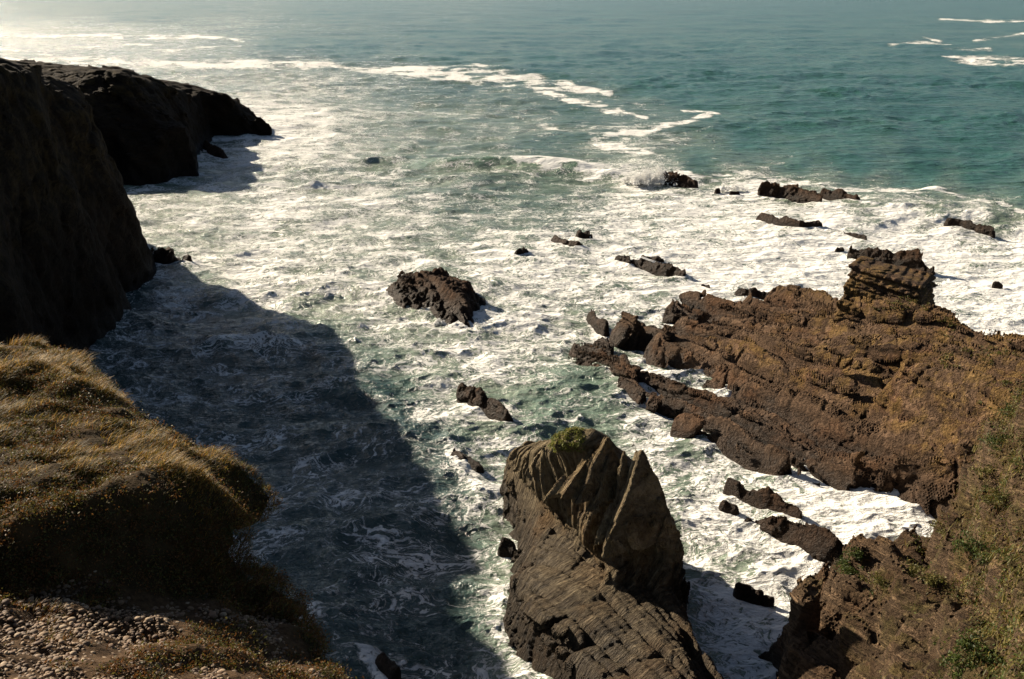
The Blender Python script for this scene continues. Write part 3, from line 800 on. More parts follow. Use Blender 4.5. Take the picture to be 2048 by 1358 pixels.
def head_h(X, Y):
    D = poly_sd(X, Y, HEAD_POLY) + 1.5 * fbm(X * .1, Y * .1, X * 0, 4, s=6)
    h = hd_rbf(X, Y) - 1.2 + 0.6 * fbm(X * .14, Y * .14, X * 0, 4, s=11)
    return np.minimum(h, D * 4.0 - .1)
beds_cliff = Beds((0.55, -0.2, 0.8), (0.5, 0.85, 0), [(3.2, 6, 1.2), (1.1, 2.5, 0.6)], 1.5, 3.0)
def cliff_detail(x, y, z):
    return 0.8 * beds_cliff.disp(x, y, z) + 0.6 * fbm(x * .35, y * .35, z * .35, 4, 0.6) + 0.55 * fbm(x * .9, y * .9, z * .9, 3)

# ------------------------------------------------------------------ rocks standing in the water
def searock(chain, hgt, label, group=None, outline=None, voxel=None, kind='sea_rock', mat=None, amp=1.0, cat='rock'):
    """chain: [(u, v, radius in picture px)] on the water line; hgt: metres"""
    C = PA([(u, v, 0) for u, v, r in chain])
    dep = C[:, 1] * FW[1] - CAM_H * FW[2]
    rad = np.array([c[2] for c in chain]) * dep / FPX
    mid = dep.mean()
    h = voxel or max(0.09, mid / FPX * 2 * 1.1)
    lo = C.min(0) - rad.max() - 1.0; hi = C.max(0) + rad.max() + 1.0
    lo[2] = -0.8; hi[2] = hgt + 1.2
    seed = C[0, 0] * 3.1
    def H(X, Y):
        best = np.full(X.shape, -9.0)
        n = len(C)
        if outline is not None:
            D = poly_sd(X, Y, PA([(a, b, 0) for a, b in outline]))
            return np.minimum(hgt * (0.8 + 0.5 * fbm(X * .3, Y * .3, X * 0, 3, s=seed)), D * 1.1 + 0.2)
        for i in range(max(1, n - 1)):
            a = C[i]; c = C[min(i + 1, n - 1)]; ra = rad[i]; rc = rad[min(i + 1, n - 1)]
            e = c - a; L2 = e[0] ** 2 + e[1] ** 2 + 1e-9
            t = np.clip(((X - a[0]) * e[0] + (Y - a[1]) * e[1]) / L2, 0, 1)
            r = ra + (rc - ra) * t
            d = np.sqrt((X - a[0] - e[0] * t) ** 2 + (Y - a[1] - e[1] * t) ** 2)
            rel = 1 - d / r
            best = np.maximum(best, np.where(rel > 0, hgt * np.sqrt(np.clip(rel, 0, 1)) * (0.55 + 0.45 * r / rad.max()), rel * 2.5))
        return best * (1 + 0.35 * fbm(X * .5, Y * .5, X * 0, 3, s=seed)) + 0.35 * hgt * fbm(X * .9, Y * .9, X * 0, 3, s=seed)
    sc = float(np.clip(hgt / 2.2, 0.4, 1.0)) * amp
    bd = Beds(N_REEF_STEEP, STRIKE, [(0.8, 2.4, 0.40 * sc), (0.33, 1.3, 0.24 * sc)], 0.6, seed % 7)
    o, V = volume(kind, tuple(lo), tuple(hi), h, hf_field(H), lambda x, y, z: bd.disp(x, y, z) + 0.35 * sc * fbm(x * 1.2, y * 1.2, z * 1.2, 4, .65) + 0.22 * sc * fbm(x * 3.1, y * 3.1, z * 3.1, 2), 1.2, mat or M_SEAROCK, bd.tone)
    tag(o, label, cat, group)
    for (cx, cy, _), r in zip(C, rad): ROCK_RINGS.append((cx, cy, r))
    for i in range(len(C) - 1):
        for t in (0.33, 0.66):
            q = C[i] * (1 - t) + C[i + 1] * t; ROCK_RINGS.append((q[0], q[1], rad[i] * (1 - t) + rad[i + 1] * t))
    return o

G_OUT = 'dark rocks awash in the surf beyond the reef'
def build_searocks():
    searock([(800,592,30),(870,598,38),(930,618,36),(920,650,18)], 2.3, 'large broad dark islet of broken beds alone in the white surf, left of the reef', voxel=.11,
            outline=[(768,592),(775,580),(805,572),(850,574),(905,568),(945,585),(972,606),(955,628),(945,658),(925,662),(895,648),(880,628),(840,618),(795,605)])
    searock([(925,798,12),(970,820,16),(1015,846,12)], 1.3, 'narrow ribbed slab of brown rock leaning in the water just behind the sea stack')
    searock([(915,915,14),(955,935,12)], 0.35, 'low dark rock barely above the shaded water left of the sea stack')
    searock([(1030,515,8),(1050,511,10)], 1.0, 'small lone brown rock in surf between the islet and the twin rocks', G_OUT)
    searock([(1108,486,9),(1130,494,7),(1160,500,8)], 1.0, 'short row of dark lumps in surf in front of a rounded rock', G_OUT)
    searock([(1160,479,10),(1178,480,9)], 1.2, 'rounded dark rock with white surf breaking behind its back', G_OUT)
    searock([(1235,524,8),(1290,534,11),(1350,550,12),(1366,555,7)], 1.1, 'long flat brown rock in surf, ending in a thick dark lump', G_OUT)
    searock([(1285,518,5),(1325,524,4)], 0.7, 'thin flat ledge just behind the long flat brown rock', G_OUT)
    searock([(1330,366,9),(1350,369,12),(1390,375,7)], 2.0, 'dark pointed rock with spray bursting up beside it', G_OUT)
    searock([(1520,390,9),(1555,393,13),(1600,400,11),(1640,409,5)], 2.1, 'largest dark ridge of rock along the outer edge of the surf', G_OUT)
    searock([(1594,385,5),(1602,386,5)], 1.3, 'small dark knob just behind the largest outer ridge', G_OUT)
    searock([(1645,395,7),(1680,402,8),(1712,408,8)], 1.6, 'dark ridge right of the largest outer ridge, thicker at its right end', G_OUT)
    searock([(1728,413,4),(1748,415,3)], 0.6, 'tiny low dark sliver right of the two outer ridges', G_OUT)
    searock([(1432,384,4),(1438,384,4)], 0.7, 'tiny dark rock between the spray rock and the largest outer ridge', G_OUT)
    searock([(1462,388,4),(1478,388,3)], 0.5, 'flat dark speck of rock just left of the largest outer ridge', G_OUT)
    searock([(1520,440,9),(1545,447,10),(1600,458,7),(1640,460,9)], 1.2, 'long low ridge of rock lying in the white water before the outer ridges', G_OUT)
    searock([(1655,462,4),(1700,472,4),(1732,479,3)], 0.6, 'thin broken tail of small rocks trailing right from the long low ridge', G_OUT)
    searock([(1895,452,8),(1920,455,8),(1955,461,9),(1985,467,5)], 1.2, 'dark lumpy rock farthest right in the white water', G_OUT)
    searock([(1825,413,3),(1862,418,3)], 0.4, 'thin dark streak of rock at the edge of the green water', G_OUT)
    searock([(1700,514,6),(1740,520,12),(1800,530,12),(1830,535,11),(1865,545,6)], 1.7, 'jagged black rock directly behind the square block of the reef', G_OUT)
    searock([(1672,503,4),(1688,504,4)], 0.6, 'small reddish rock left of the jagged black rock', G_OUT)
    searock([(1988,571,4),(2002,573,4)], 0.5, 'small lone rock in the white water right of the square block', G_OUT)
    searock([(1404,571,3),(1418,574,3)], 0.3, 'tiny flat rock awash in front of the long flat brown rock', G_OUT)
    searock([(1475,592,8),(1520,598,10),(1560,606,9)], 1.3, 'dark flat ledge just off the far side of the reef')
    searock([(1180,640,9),(1195,655,8),(1212,665,7)], 1.1, 'small upright dark rock off the left tip of the reef')
    searock([(1278,717,6),(1284,719,5)], 0.5, 'small dark boulder in the foam channel of the reef')
    searock([(1455,985,9),(1500,1008,13),(1550,1030,11),(1600,1055,6)], 1.15, 'long dark slab of rock in the white inlet, the farther of two', 'slabs of rock in the inlet below the reef')
    searock([(1445,1022,10),(1470,1030,9)], 0.7, 'short dark rock at the left end of the two inlet slabs', 'slabs of rock in the inlet below the reef')
    searock([(1485,1055,8),(1540,1070,17),(1600,1095,22),(1660,1122,20),(1690,1135,12)], 1.5, 'long thick dark slab of rock reaching from the slope, the nearer of two', 'slabs of rock in the inlet below the reef')
    searock([(1478,1188,12),(1515,1200,12)], 0.6, 'wet brown rock half covered by foam right of the sea stack')
    searock([(1530,1205,8),(1545,1208,5)], 0.45, 'small wet rock beside the foam covered rock', None)
    searock([(412,296,8),(430,312,14),(450,318,8)], 1.8, 'black rock off the foot of the far headland', mat=M_SEAROCK)
    searock([(318,520,16),(340,522,18)], 2.0, 'black boulder at the foot of the near left cliff')
    searock([(368,525,7),(382,527,5)], 0.9, 'small black rock just right of the boulder below the left cliff')
    searock([(1005,1092,10),(1028,1100,9)], 0.6, 'dark rock in foam against the left side of the sea stack')
    searock([(765,1325,14),(790,1352,12)], 0.5, 'dark rock under the water edge at the bottom of the cove')

# ------------------------------------------------------------------ grassy bank in front
BK_PTS = [(0,690,19.6),(80,692,19.7),(150,704,19.5),(200,752,19.5),(260,802,19.4),(330,852,19.2),(420,892,18.9),(500,935,18.6),(545,1000,18.2),(520,1030,18.1),(0,760,20.2),(120,770,20.2),(60,800,19.9),(0,820,20.0),(0,870,20.3),(120,850,19.9),(0,930,20.4),(120,930,20.1),(200,850,19.8),(250,900,19.7),(300,900,19.6),(0,1000,20.6),(100,1000,20.4),(200,1000,20.15),(300,1000,19.9),(380,940,19.4),(380,1000,19.5),(450,1000,19.0),(450,1060,18.7),(0,1065,20.3),(100,1065,20.1),(200,1065,19.8),(300,1065,19.5),(380,1065,19.1),(0,1134,19.9),(100,1134,19.7),(200,1134,19.4),(300,1134,19.1),(380,1134,18.7),(450,1120,18.35),(485,1130,18.1),(560,1160,17.95),(595,1190,17.7),(600,1230,17.6),(0,1200,19.75),(100,1200,19.5),(200,1200,19.2),(300,1200,18.95),(380,1200,18.5),(450,1200,18.15),(560,1260,18.05),(635,1270,17.6),(640,1310,17.7),(0,1330,20.6),(100,1330,20.3),(200,1330,20.0),(300,1330,19.7),(450,1330,18.95),(560,1340,18.5),(640,1350,18.15),(685,1358,17.9),(300,1450,20.6),(600,1450,19.4),(0,1500,21.6),(-300,800,20.4),(-300,1100,20.5),(-300,1400,21.5),(720,1450,18.5),(720,1560,18.8)]
BK_EDGE = PA([(-700,640,20.3),(-300,668,20.0),(0,688,19.6),(80,690,19.7),(150,702,19.5),(200,748,19.6),(260,798,19.5),(330,848,19.3),(420,888,19.0),(500,930,18.7),(548,1000,18.2),(520,1035,18.1),(492,1065,18.0),(492,1125,17.9),(560,1145,18.1),(597,1185,17.7),(602,1230,17.5),(638,1268,17.6),(642,1312,17.6),(690,1358,17.9),(735,1450,18.4),(760,1700,20),(-700,1700,24)])
bk_rbf = RBF(PA(BK_PTS))
def bank_h(X, Y, rough=True):
    D = poly_sd(X, Y, BK_EDGE)
    h = bk_rbf(X, Y)
    h = np.minimum(h, 29.9 - Y * 0.815 + np.maximum(0, 11 - Y) * 0.2 + 0 * Y) if False else h
    if rough:
        h = h + 0.20 * fbm(X * .7, Y * .7, X * 0, 3, s=3) + 0.18 * fbm(X * 1.7, Y * 1.7, X * 0, 2, s=13) + 0.06 * fbm(X * 3, Y * 3, X * 0, 3, s=5)
    return h - 0.12 * ss(0.5, 0.0, D)
GRAVEL_PX = [(0,1215),(60,1195),(130,1170),(190,1150),(210,1160),(260,1185),(330,1195),(420,1200),(470,1215),(560,1235),(610,1290),(640,1340),(700,1380),(700,1700),(-400,1700),(-400,1250)]
def on_gravel(x, y, z):
    u, v = proj(x, y, z)
    d = poly_sd(u, v, np.array(GRAVEL_PX, float)) + 26 * fbm(x * 1.1, y * 1.1, x * 0, 3, s=12)
    return d

def earth_material():
    m, t = mat_new('bank_earth'); b = NB(t)
    p = b.pos()
    n1 = b.noise(p, 1.2, 5, 0.6); n2 = b.noise(p, 9, 5, 0.65)
    g = b.attr('gravel')
    c = b.mix(b.ramp(n1, 0.35, 0.65), (0.03, 0.02, 0.008), (0.06, 0.036, 0.014))
    c2 = b.mix(b.ramp(n2, 0.3, 0.7), (0.035, 0.020, 0.010), (0.085, 0.050, 0.024))
    c = b.mix(g, c, c2)
    pr = b.n('ShaderNodeBsdfPrincipled'); b.l(c, pr.inputs['Base Color']); pr.inputs['Roughness'].default_value = 0.95
    pr.inputs['Specular IOR Level'].default_value = 0.1
    b.l(b.bump(n2, 0.9, 0.06), pr.inputs['Normal'])
    b.out(pr.outputs[0])
    return m

def leaf_material(name, trans=0.4, rough=0.6):
    m, t = mat_new(name); b = NB(t)
    c = b.attr('col', 'Color')
    pr = b.n('ShaderNodeBsdfPrincipled'); b.l(c, pr.inputs['Base Color']); pr.inputs['Roughness'].default_value = rough
    pr.inputs['Specular IOR Level'].default_value = 0.25
    tr = b.n('ShaderNodeBsdfTranslucent'); b.l(c, tr.inputs[0])
    mx = b.n('ShaderNodeMixShader'); mx.inputs[0].default_value = trans
    b.l(pr.outputs[0], mx.inputs[1]); b.l(tr.outputs[0], mx.inputs[2])
    b.out(mx.outputs[0])
    return m

def stone_material():
    m, t = mat_new('stone'); b = NB(t)
    p = b.pos()
    oi = b.n('ShaderNodeObjectInfo').outputs['Random']
    a = b.attr('col', 'Color')
    n = b.noise(p, 14, 5, 0.6)
    c = b.mix(b.ramp(n, 0.3, 0.75, 0.0, 0.45), a, (0.09, 0.06, 0.04))
    pr = b.n('ShaderNodeBsdfPrincipled'); b.l(c, pr.inputs['Base Color']); pr.inputs['Roughness'].default_value = 0.8
    b.l(b.bump(n, 0.5, 0.02), pr.inputs['Normal'])
    b.out(pr.outputs[0])
    return m

def build_bank():
    m = earth_material()
    def base(xs, ys, zs):
        X, Y = np.meshgrid(xs, ys, indexing='ij')
        H = bank_h(X, Y); D = poly_sd(X, Y, BK_EDGE) + 0.15 * fbm(X * 1.2, Y * 1.2, X * 0, 3, s=8)
        dz = H[:, :, None] - zs[None, None, :]
        return np.minimum(dz, D[:, :, None] - np.clip(0.9 * dz, 0, 3.2))
    o, V = volume('grass_bank', (-18.0, 3.5, -0.8), (1.0, 34.0, 24.5), 0.11, base, lambda x, y, z: 0.25 * fbm(x * .9, y * .9, z * .9, 4) + 0.05 * fbm(x * 5, y * 5, z * 5, 2), 1.0, m)
    g = ss(-8, 12, on_gravel(V[:, 0], V[:, 1], V[:, 2]))
    a = o.data.attributes.new('gravel', 'FLOAT', 'POINT'); a.data.foreach_set('value', g.astype(np.float32))
    tag(o, kind='structure')
    return o

def blades(base, h, w, lean, leanamt, bend, col, segs=3, name='grass', mat=None, kindtag='stuff', facev=None):
    """vectorised grass blades: base (n,3), returns one mesh"""
    n = len(base)
    side = np.random.default_rng(3).uniform(0, 2 * np.pi, n)
    sx = np.stack([np.cos(side), np.sin(side), np.zeros(n)], 1)
    V = []; C = []
    for k in range(segs + 1):
        t = k / segs
        ctr = base + np.array([0, 0, 1.0]) * (h * t * (1 - 0.35 * leanamt * t))[:, None] + lean * (h * leanamt * (t ** bend))[:, None]
        ww = w * (1 - t) ** 0.7
        if k < segs:
            V.append(ctr - sx * ww[:, None]); V.append(ctr + sx * ww[:, None])
        else: V.append(ctr)
    V = np.stack(V, 1)      # n, 2*segs+1, 3
    k = V.shape[1]
    tris = []
    for s in range(segs - 1):
        a = 2 * s; tris += [(a, a + 1, a + 3), (a, a + 3, a + 2)]
    a = 2 * (segs - 1); tris.append((a, a + 1, a + 2))
    F = (np.arange(n)[:, None, None] * k + np.array(tris)[None]).reshape(-1, 3)
    cc = np.repeat(col[:, None, :], k, 1).reshape(-1, 3)
    o = new_mesh(name, V.reshape(-1, 3), F, mat, None, False, None, {'col': cc})
    return o

def build_grass():
    mat = leaf_material('grass_blade', 0.38)
    r = np.random.default_rng(11)
    N = 420000
    # sample the part of the bank the photograph can see, evenly in place
    x = r.uniform(-15, -1, N); y = r.uniform(8.5, 31, N)
    D = poly_sd(x, y, BK_EDGE)
    z = bank_h(x, y)
    u, v = proj(x, y, z)
    keep = (D > -0.12) & (u > -120) & (v < 1440) & (v > 600)
    g = on_gravel(x, y, z)
    patch = fbm(x * .8, y * .8, x * 0, 3, s=20)
    pg = np.where(g > 5, np.where(patch > 0.28, 0.5, 0.015), 1.0)
    keep &= r.random(N) < pg
    x, y, z, D, g, u, v = [q[keep] for q in (x, y, z, D, g, u, v)]
    n = len(x)
    tus = fbm(x * 1.1, y * 1.1, x * 0, 3, s=30)
    dry = ss(-0.15, 0.35, fbm(x * .55, y * .55, x * 0, 3, s=41) + 0.3 * r.normal(size=n) * .5 + 0.12)
    low = ss(980, 1100, v)           # the heathery lower bank is short and brown
    h = (0.10 + 0.34 * ss(-.1, .5, tus) * dry) * r.uniform(0.6, 1.25, n) * (1 - 0.35 * low)
    h = np.where(D < 0.15, h * 1.0, h)
    w = r.uniform(0.005, 0.012, n)
    az = r.normal(0.35, 0.5, n)
    lean = np.stack([np.cos(az), np.sin(az), np.zeros(n)], 1)
    la = np.clip(r.normal(0.75, 0.3, n), 0.1, 1.4)
    k = r.random(n)[:, None]
    green = np.array([0.050, 0.052, 0.012]); straw = np.array([0.52, 0.31, 0.065]); rust = np.array([0.13, 0.055, 0.015]); olive = np.array([0.11, 0.085, 0.018])
    col = green * (1 - k) + olive * k
    ms = (r.random(n) < 0.34 * dry * (1 - 0.75 * low)); col[ms] = straw * r.uniform(0.55, 1.1, (ms.sum(), 1))
    mr = (~ms) & (r.random(n) < 0.30 + 0.35 * low); col[mr] = rust * r.uniform(0.6, 1.2, (mr.sum(), 1))
    base = np.stack([x, y, z - 0.02], 1)
    o = blades(base, h, w, lean, la, 1.7, col, 3, 'grass', mat)
    tag(o, 'wind bent dry grass and brown heath covering the near bank', 'grass', kind='stuff')
    # small leafy heath plants between the blades
    nb = 9000
    x = r.uniform(-15, -1, nb * 4); y = r.uniform(8.5, 31, nb * 4)
    D = poly_sd(x, y, BK_EDGE); z = bank_h(x, y); u, v = proj(x, y, z); g = on_gravel(x, y, z)
    pt = fbm(x * .9, y * .9, x * 0, 3, s=55)
    keep = (D > -0.15) & (u > -120) & (v < 1440) & (v > 600) & ((g < 5) | (pt > 0.3)) & (r.random(nb * 4) < 0.25 + 0.6 * ss(960, 1080, v))
    base = np.stack([x, y, z], 1)[keep]
    cl = leaf_cloud(base, 26, 0.16, 0.10, 0.028, r, [(0.10, 0.045, 0.014), (0.15, 0.07, 0.02), (0.06, 0.06, 0.015), (0.10, 0.085, 0.02)], 'heath', mat)
    tag(cl, 'low brown and olive heath leaves knitted through the bank', 'heath', kind='stuff')
    print('GRASS', n, len(base), 't=%.1f' % (time.time() - T0))

def leaf_cloud(base, per, spread, height, size, r, cols, name, mat, nrm=None):
    n = len(base) * per
    c = np.repeat(base, per, 0)
    off = r.normal(size=(n, 3)); off[:, 2] = np.abs(off[:, 2])
    off *= np.array([spread, spread, height]) * 0.6
    p = c + off
    a = r.normal(size=(n, 3)); a /= np.linalg.norm(a, axis=1)[:, None]
    b = np.cross(a, r.normal(size=(n, 3))); b /= np.linalg.norm(b, axis=1)[:, None]
    s = size * r.uniform(0.5, 1.4, (n, 1))
    V = np.stack([p - a * s, p + b * s * 0.45, p + a * s, p - b * s * 0.45], 1).reshape(-1, 3)
    F = np.arange(n * 4).reshape(-1, 4)
    cols = np.array(cols)
    ci = np.repeat(r.integers(0, len(cols), len(base)), per)
    mixed = r.random(n) < 0.3
    ci = np.where(mixed, r.integers(0, len(cols), n), ci)
    cc = cols[ci] * r.uniform(0.6, 1.35, (n, 1))
    return new_mesh(name, V, F, mat, None, False, None, {'col': np.repeat(cc, 4, 0)})

# ------------------------------------------------------------------ pebbles
def ico(sub=1):
    import bmesh
    bm = bmesh.new(); bmesh.ops.create_icosphere(bm, subdivisions=sub, radius=1)
    V = np.array([v.co[:] for v in bm.verts]); F = np.array([[v.index for v in f.verts] for f in bm.faces]); bm.free()
    return V, F

def build_stones():
    mat = stone_material()
    r = np.random.default_rng(5)
    IV, IF = ico(2)
    n0 = 42000
    x = r.uniform(-13, 0.5, n0); y = r.uniform(7.5, 22, n0); z = bank_h(x, y)
    g = on_gravel(x, y, z); u, v = proj(x, y, z); D = poly_sd(x, y, BK_EDGE)
    keep = (g > -14) & (u > -100) & (u < 800) & (v < 1440) & (D > 0.05) & (r.random(n0) < ss(-16, 14, g) * .9)
    x, y, z = x[keep], y[keep], z[keep]; n = len(x)
    s = np.clip(r.lognormal(math.log(0.024), 0.40, n), 0.010, 0.07)
    sc = np.stack([s * r.uniform(.9, 1.5, n), s * r.uniform(.8, 1.1, n), s * r.uniform(.45, .75, n)], 1)
    def shape(i):
        a = r.uniform(0, 6.28)
        q = IV + 0.16 * np.stack([fbm(IV[:, 0] * 1.1 + i, IV[:, 1] * 1.1, IV[:, 2] * 1.1 + k * 9, 2) for k in range(3)], 1)
        q = q * sc[i]
        c, d = math.cos(a), math.sin(a)
        return np.stack([q[:, 0] * c - q[:, 1] * d, q[:, 0] * d + q[:, 1] * c, q[:, 2]], 1)
    pal = np.array([(0.15, 0.09, 0.042), (0.21, 0.135, 0.07), (0.10, 0.06, 0.03), (0.30, 0.215, 0.13), (0.08, 0.046, 0.024), (0.13, 0.07, 0.033)])
    order = np.argsort(-s)
    big = set(order[:90].tolist())
    Vs, Fs, Cs = [], [], []; off = 0
    cache = [shape(i) / sc[i].max() for i in range(40)]
    for i in range(n):
        if i in big: continue
        q = cache[i % 40] * sc[i].max() + (x[i], y[i], z[i] + s[i] * 0.25)
        Vs.append(q); Fs.append(IF + off); off += len(q)
        Cs.append(np.repeat(pal[r.integers(0, 6)][None] * r.uniform(.8, 1.15), len(q), 0))
    o = new_mesh('gravel', np.concatenate(Vs), np.concatenate(Fs), mat, None, True, None, {'col': np.concatenate(Cs)})
    tag(o, 'pale brown rounded pebbles strewn over the bare corner of the bank', 'gravel', kind='stuff')
    lab = 'larger rounded brown stone lying among the pebbles on the bare bank'
    for i in order[:90]:
        q = shape(i)
        st = new_mesh('stone', q, IF, mat, None, True, None, {'col': np.repeat(pal[r.integers(0, 6)][None] * r.uniform(.9, 1.2), len(q), 0)})
        st.location = (x[i], y[i], z[i] + s[i] * 0.3)
        tag(st, lab, 'stone', 'larger stones among the pebbles on the bank')
    print('STONES', n, 't=%.1f' % (time.time() - T0))

# ------------------------------------------------------------------ plants on the right slope, stack and reef
def veg_points(V, F_mask, n, r):
    idx = np.nonzero(F_mask)[0]
    if len(idx) == 0: return np.zeros((0, 3))
    return V[r.choice(idx, min(n, len(idx)), replace=False)]

def build_slope_veg(V):
    r = np.random.default_rng(21)
    mat = leaf_material('slope_leaf', 0.35)
    u, v = proj(V[:, 0], V[:, 1], V[:, 2])
    edge = np.interp(v, [700, 740, 850, 950, 1060, 1150, 1240, 1358], [2010, 1945, 1955, 1935, 1935, 1920, 1940, 1960])
    nn = fbm(V[:, 0] * .35, V[:, 1] * .35, V[:, 2] * .35, 4, s=3)
    m = (u > edge + 75 * nn) & (V[:, 2] > 2.5)
    m2 = (u > edge - 190) & (nn > 0.18) & (V[:, 2] > 2.2)
    pts = np.concatenate([veg_points(V, m, 12000, r), veg_points(V, m2, 800, r)])
    o = leaf_cloud(pts, 30, 0.26, 0.26, 0.05, r, [(0.16, 0.13, 0.03), (0.11, 0.11, 0.025), (0.08, 0.04, 0.015), (0.07,0.09,0.02), (0.055, 0.085, 0.018), (0.085, 0.10, 0.022), (0.13, 0.11, 0.03), (0.11, 0.06, 0.02), (0.045, 0.07, 0.018), (0.16, 0.12, 0.035)], 'scrub', mat)
    tag(o, 'green and rust coloured scrub mantling the steep slope', 'scrub', kind='stuff')
    idx = np.nonzero(m | (m2 & (nn > 0.3)))[0]
    gp = V[r.choice(idx, 90000)] + r.normal(size=(90000, 3)) * np.array([.12, .12, .03])
    n_ = len(gp); az = r.normal(0.3, 0.7, n_)
    k = r.random(n_)[:, None]
    gc = np.array([0.07, 0.075, 0.018]) * (1 - k) + np.array([0.20, 0.15, 0.04]) * k
    cl_ = ss(-.2, .3, fbm(gp[:, 0] * .8, gp[:, 1] * .8, gp[:, 2] * .8, 3, s=8))
    gc = gc * (0.6 + 0.6 * cl_[:, None])
    gs = blades(gp, (0.18 + 0.30 * cl_) * r.uniform(.6, 1.2, n_), r.uniform(0.012, 0.026, n_), np.stack([np.cos(az), np.sin(az), np.zeros(n_)], 1), np.clip(r.normal(.8, .3, n_), .1, 1.4), 1.6, gc, 2, 'grass', mat)
    tag(gs, 'tufted olive grass on the steep slope among the scrub', 'grass', kind='stuff')
    # single bushes one can tell apart
    spots = [(1712,1102,'green'),(1690,1125,'green'),(1702,1140,'green'),(1830,1145,'olive'),(1860,1155,'olive'),(1930,1085,'green'),(1985,1000,'olive'),(1975,1115,'green'),(1910,1330,'green'),(1940,1290,'green'),(1985,1325,'green'),(1975,945,'olive'),(1990,880,'green'),(2020,820,'green'),(1880,1060,'olive'),(1755,1165,'olive')]
    d2 = None
    protos = []
    for i, (su, sv, kd) in enumerate(spots):
        k = np.argmin((u - su) ** 2 + (v - sv) ** 2 + 0 * u)
        near = ((u - su) ** 2 + (v - sv) ** 2) < 60
        if near.any():
            ids = np.nonzero(near)[0]; k = ids[np.argmin(V[ids, 1])]
        p = V[k]
        rr = 0.45 + 0.25 * r.random()
        cs = [(0.055, 0.08, 0.018), (0.08, 0.10, 0.022), (0.04, 0.06, 0.015)] if kd == 'green' else [(0.10, 0.095, 0.02), (0.13, 0.11, 0.03), (0.07, 0.07, 0.02)]
        base = p + r.normal(size=(26, 3)) * np.array([rr, rr, rr * .55]) * 0.45
        b = leaf_cloud(base - p, 26, 0.16, 0.16, 0.055, r, cs, 'bush', mat)
        b.location = p
        lab = ('green leafy bush rooted in a crack of the brown slope' if kd == 'green' else 'olive dry bush clinging to bare rock of the brown slope')
        tag(b, lab, 'bush', 'green bushes on the slope' if kd == 'green' else 'olive bushes on the slope')

def build_turf(V, N_, name, mask, n, r, cols, parent, label, sz=0.05, per=20, spread=.12):
    mat = bpy.data.materials.get('slope_leaf')
    pts = veg_points(V, mask, n, r)
    if len(pts) == 0: return
    o = leaf_cloud(pts - np.array(parent.location), per, spread, spread * .7, sz, r, cols, name, mat)
    o.parent = parent
    if label: o['label'] = label
    return o

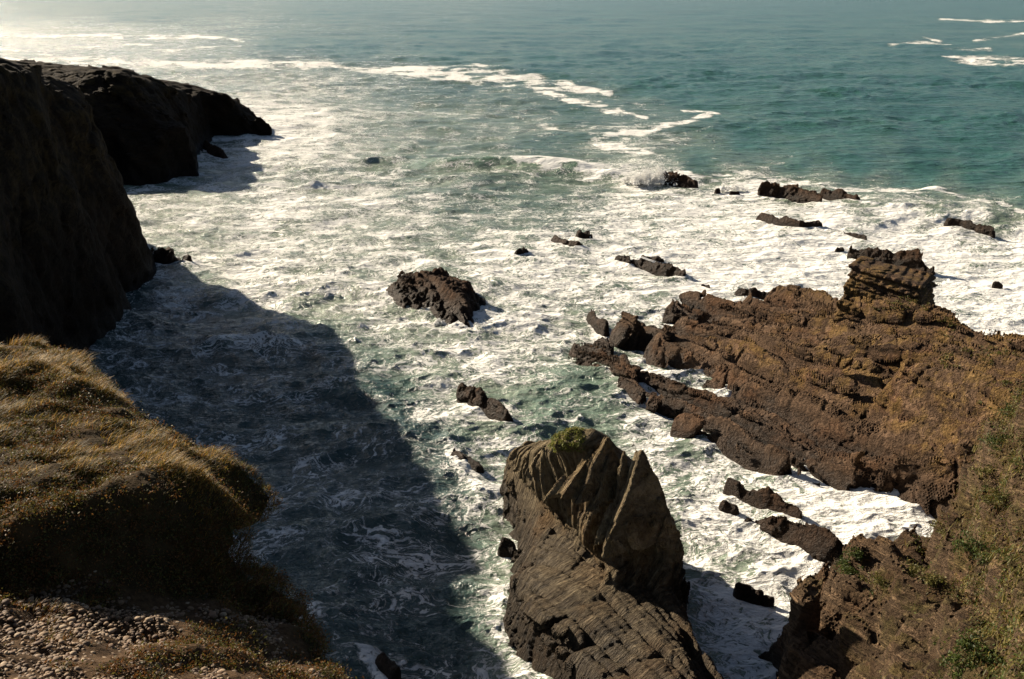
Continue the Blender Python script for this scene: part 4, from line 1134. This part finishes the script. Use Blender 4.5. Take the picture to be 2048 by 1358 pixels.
# ------------------------------------------------------------------ spray
def build_spray():
    m, t = mat_new('white_spray'); b = NB(t)
    pr = b.n('ShaderNodeBsdfPrincipled'); pr.inputs['Base Color'].default_value = (0.88, 0.88, 0.87, 1); pr.inputs['Roughness'].default_value = 0.9
    tr = b.n('ShaderNodeBsdfTranslucent'); tr.inputs[0].default_value = (0.88, 0.88, 0.86, 1)
    mx = b.n('ShaderNodeMixShader'); mx.inputs[0].default_value = 0.5; b.l(pr.outputs[0], mx.inputs[1]); b.l(tr.outputs[0], mx.inputs[2])
    b.out(mx.outputs[0])
    IV, IF = ico(1)
    r = np.random.default_rng(9)
    def burst(cu, cv, wu, hz, n, label, dens=1.0):
        c = P(cu, cv, 0); dep = c[1] * FW[1] + 10; w = wu * dep / FPX
        a = r.normal(size=(n, 3)) * np.array([w * .45, w * .22, 0.0])
        jets = r.uniform(-.9, .9, 9) * w; jh = r.uniform(.35, 1.0, 9) * np.exp(-(jets / (w * .7)) ** 2)
        j = r.integers(0, 9, n); q = r.beta(0.9, 2.4, n)
        a[:, 0] = np.where(r.random(n) < .85, jets[j] + (r.normal(size=n) * (.08 + .22 * q) + .35 * q) * w * .45, a[:, 0])
        hmax = hz * jh[j] * q * 1.15
        a[:, 2] = hmax
        s = r.lognormal(math.log(0.05), 0.5, n) * (1.2 - 0.8 * q)
        V = (IV[None] * s[:, None, None] + a[:, None, :]).reshape(-1, 3)
        F = (IF[None] + (np.arange(n) * len(IV))[:, None, None]).reshape(-1, 3)
        o = new_mesh('sea_spray', V, F, m, None, True)
        o.location = (c[0], c[1], 0.1)
        tag(o, label, 'spray', kind='stuff')
    burst(1305, 366, 54, 5.4, 9000, 'white spray thrown up beside the dark pointed rock')
    burst(1262, 362, 22, 1.6, 1800, 'low white spray left of the tall burst of spray')
    burst(1135, 341, 80, 1.3, 3600, 'white water tumbling over the crest of the breaking wave')
    burst(1150, 476, 36, 1.2, 2200, 'white spray behind the rounded dark rock')
    burst(1465, 380, 26, 1.1, 1500, 'white spray at the left end of the outer ridge of rock')
    burst(878, 650, 14, 0.8, 700, 'small white spray at the near foot of the islet')
    burst(403, 322, 8, 1.8, 700, 'white spray running down between the headland and the black rock')

# ------------------------------------------------------------------ build everything
stack, SV = build_stack()
tag(stack, 'tall sea stack of upright slabs ending in pointed spires above a brown shelf', 'sea stack')
reef, RV = build_reef()
slope, SLV = build_slope()
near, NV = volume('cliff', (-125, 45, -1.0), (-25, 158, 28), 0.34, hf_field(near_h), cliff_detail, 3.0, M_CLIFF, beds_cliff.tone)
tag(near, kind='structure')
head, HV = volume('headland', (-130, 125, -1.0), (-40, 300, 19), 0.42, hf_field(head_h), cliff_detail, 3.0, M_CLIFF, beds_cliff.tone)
tag(head, kind='structure')
build_searocks()
build_bank()
build_grass()
build_stones()
build_slope_veg(SLV)
r_ = np.random.default_rng(2)
u, v = proj(SV[:, 0], SV[:, 1], SV[:, 2])
mk = (u > 1090) & (u < 1168) & (v < 905) & (SV[:, 2] > 7.8)
build_turf(SV, None, 'turf', mk, 380, r_, [(0.13, 0.15, 0.03), (0.20, 0.19, 0.05), (0.09, 0.10, 0.02)], stack, 'yellow green turf on the far top of the stack')
u, v = proj(RV[:, 0], RV[:, 1], RV[:, 2])
nn = fbm(RV[:, 0] * .5, RV[:, 1] * .5, RV[:, 2] * .5, 3, s=7)
mk = (((u > 1690) & (v < 620)) | (u > 1880)) & (nn > 0.12) & (RV[:, 2] > 4.5)
build_turf(RV, None, 'turf', mk, 1500, r_, [(0.10, 0.095, 0.02), (0.14, 0.11, 0.03), (0.07, 0.08, 0.02)], reef, 'olive tufts on the upper reef', 0.07, 14, .16)
build_spray()
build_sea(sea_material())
print('DONE t=%.1f' % (time.time() - T0))
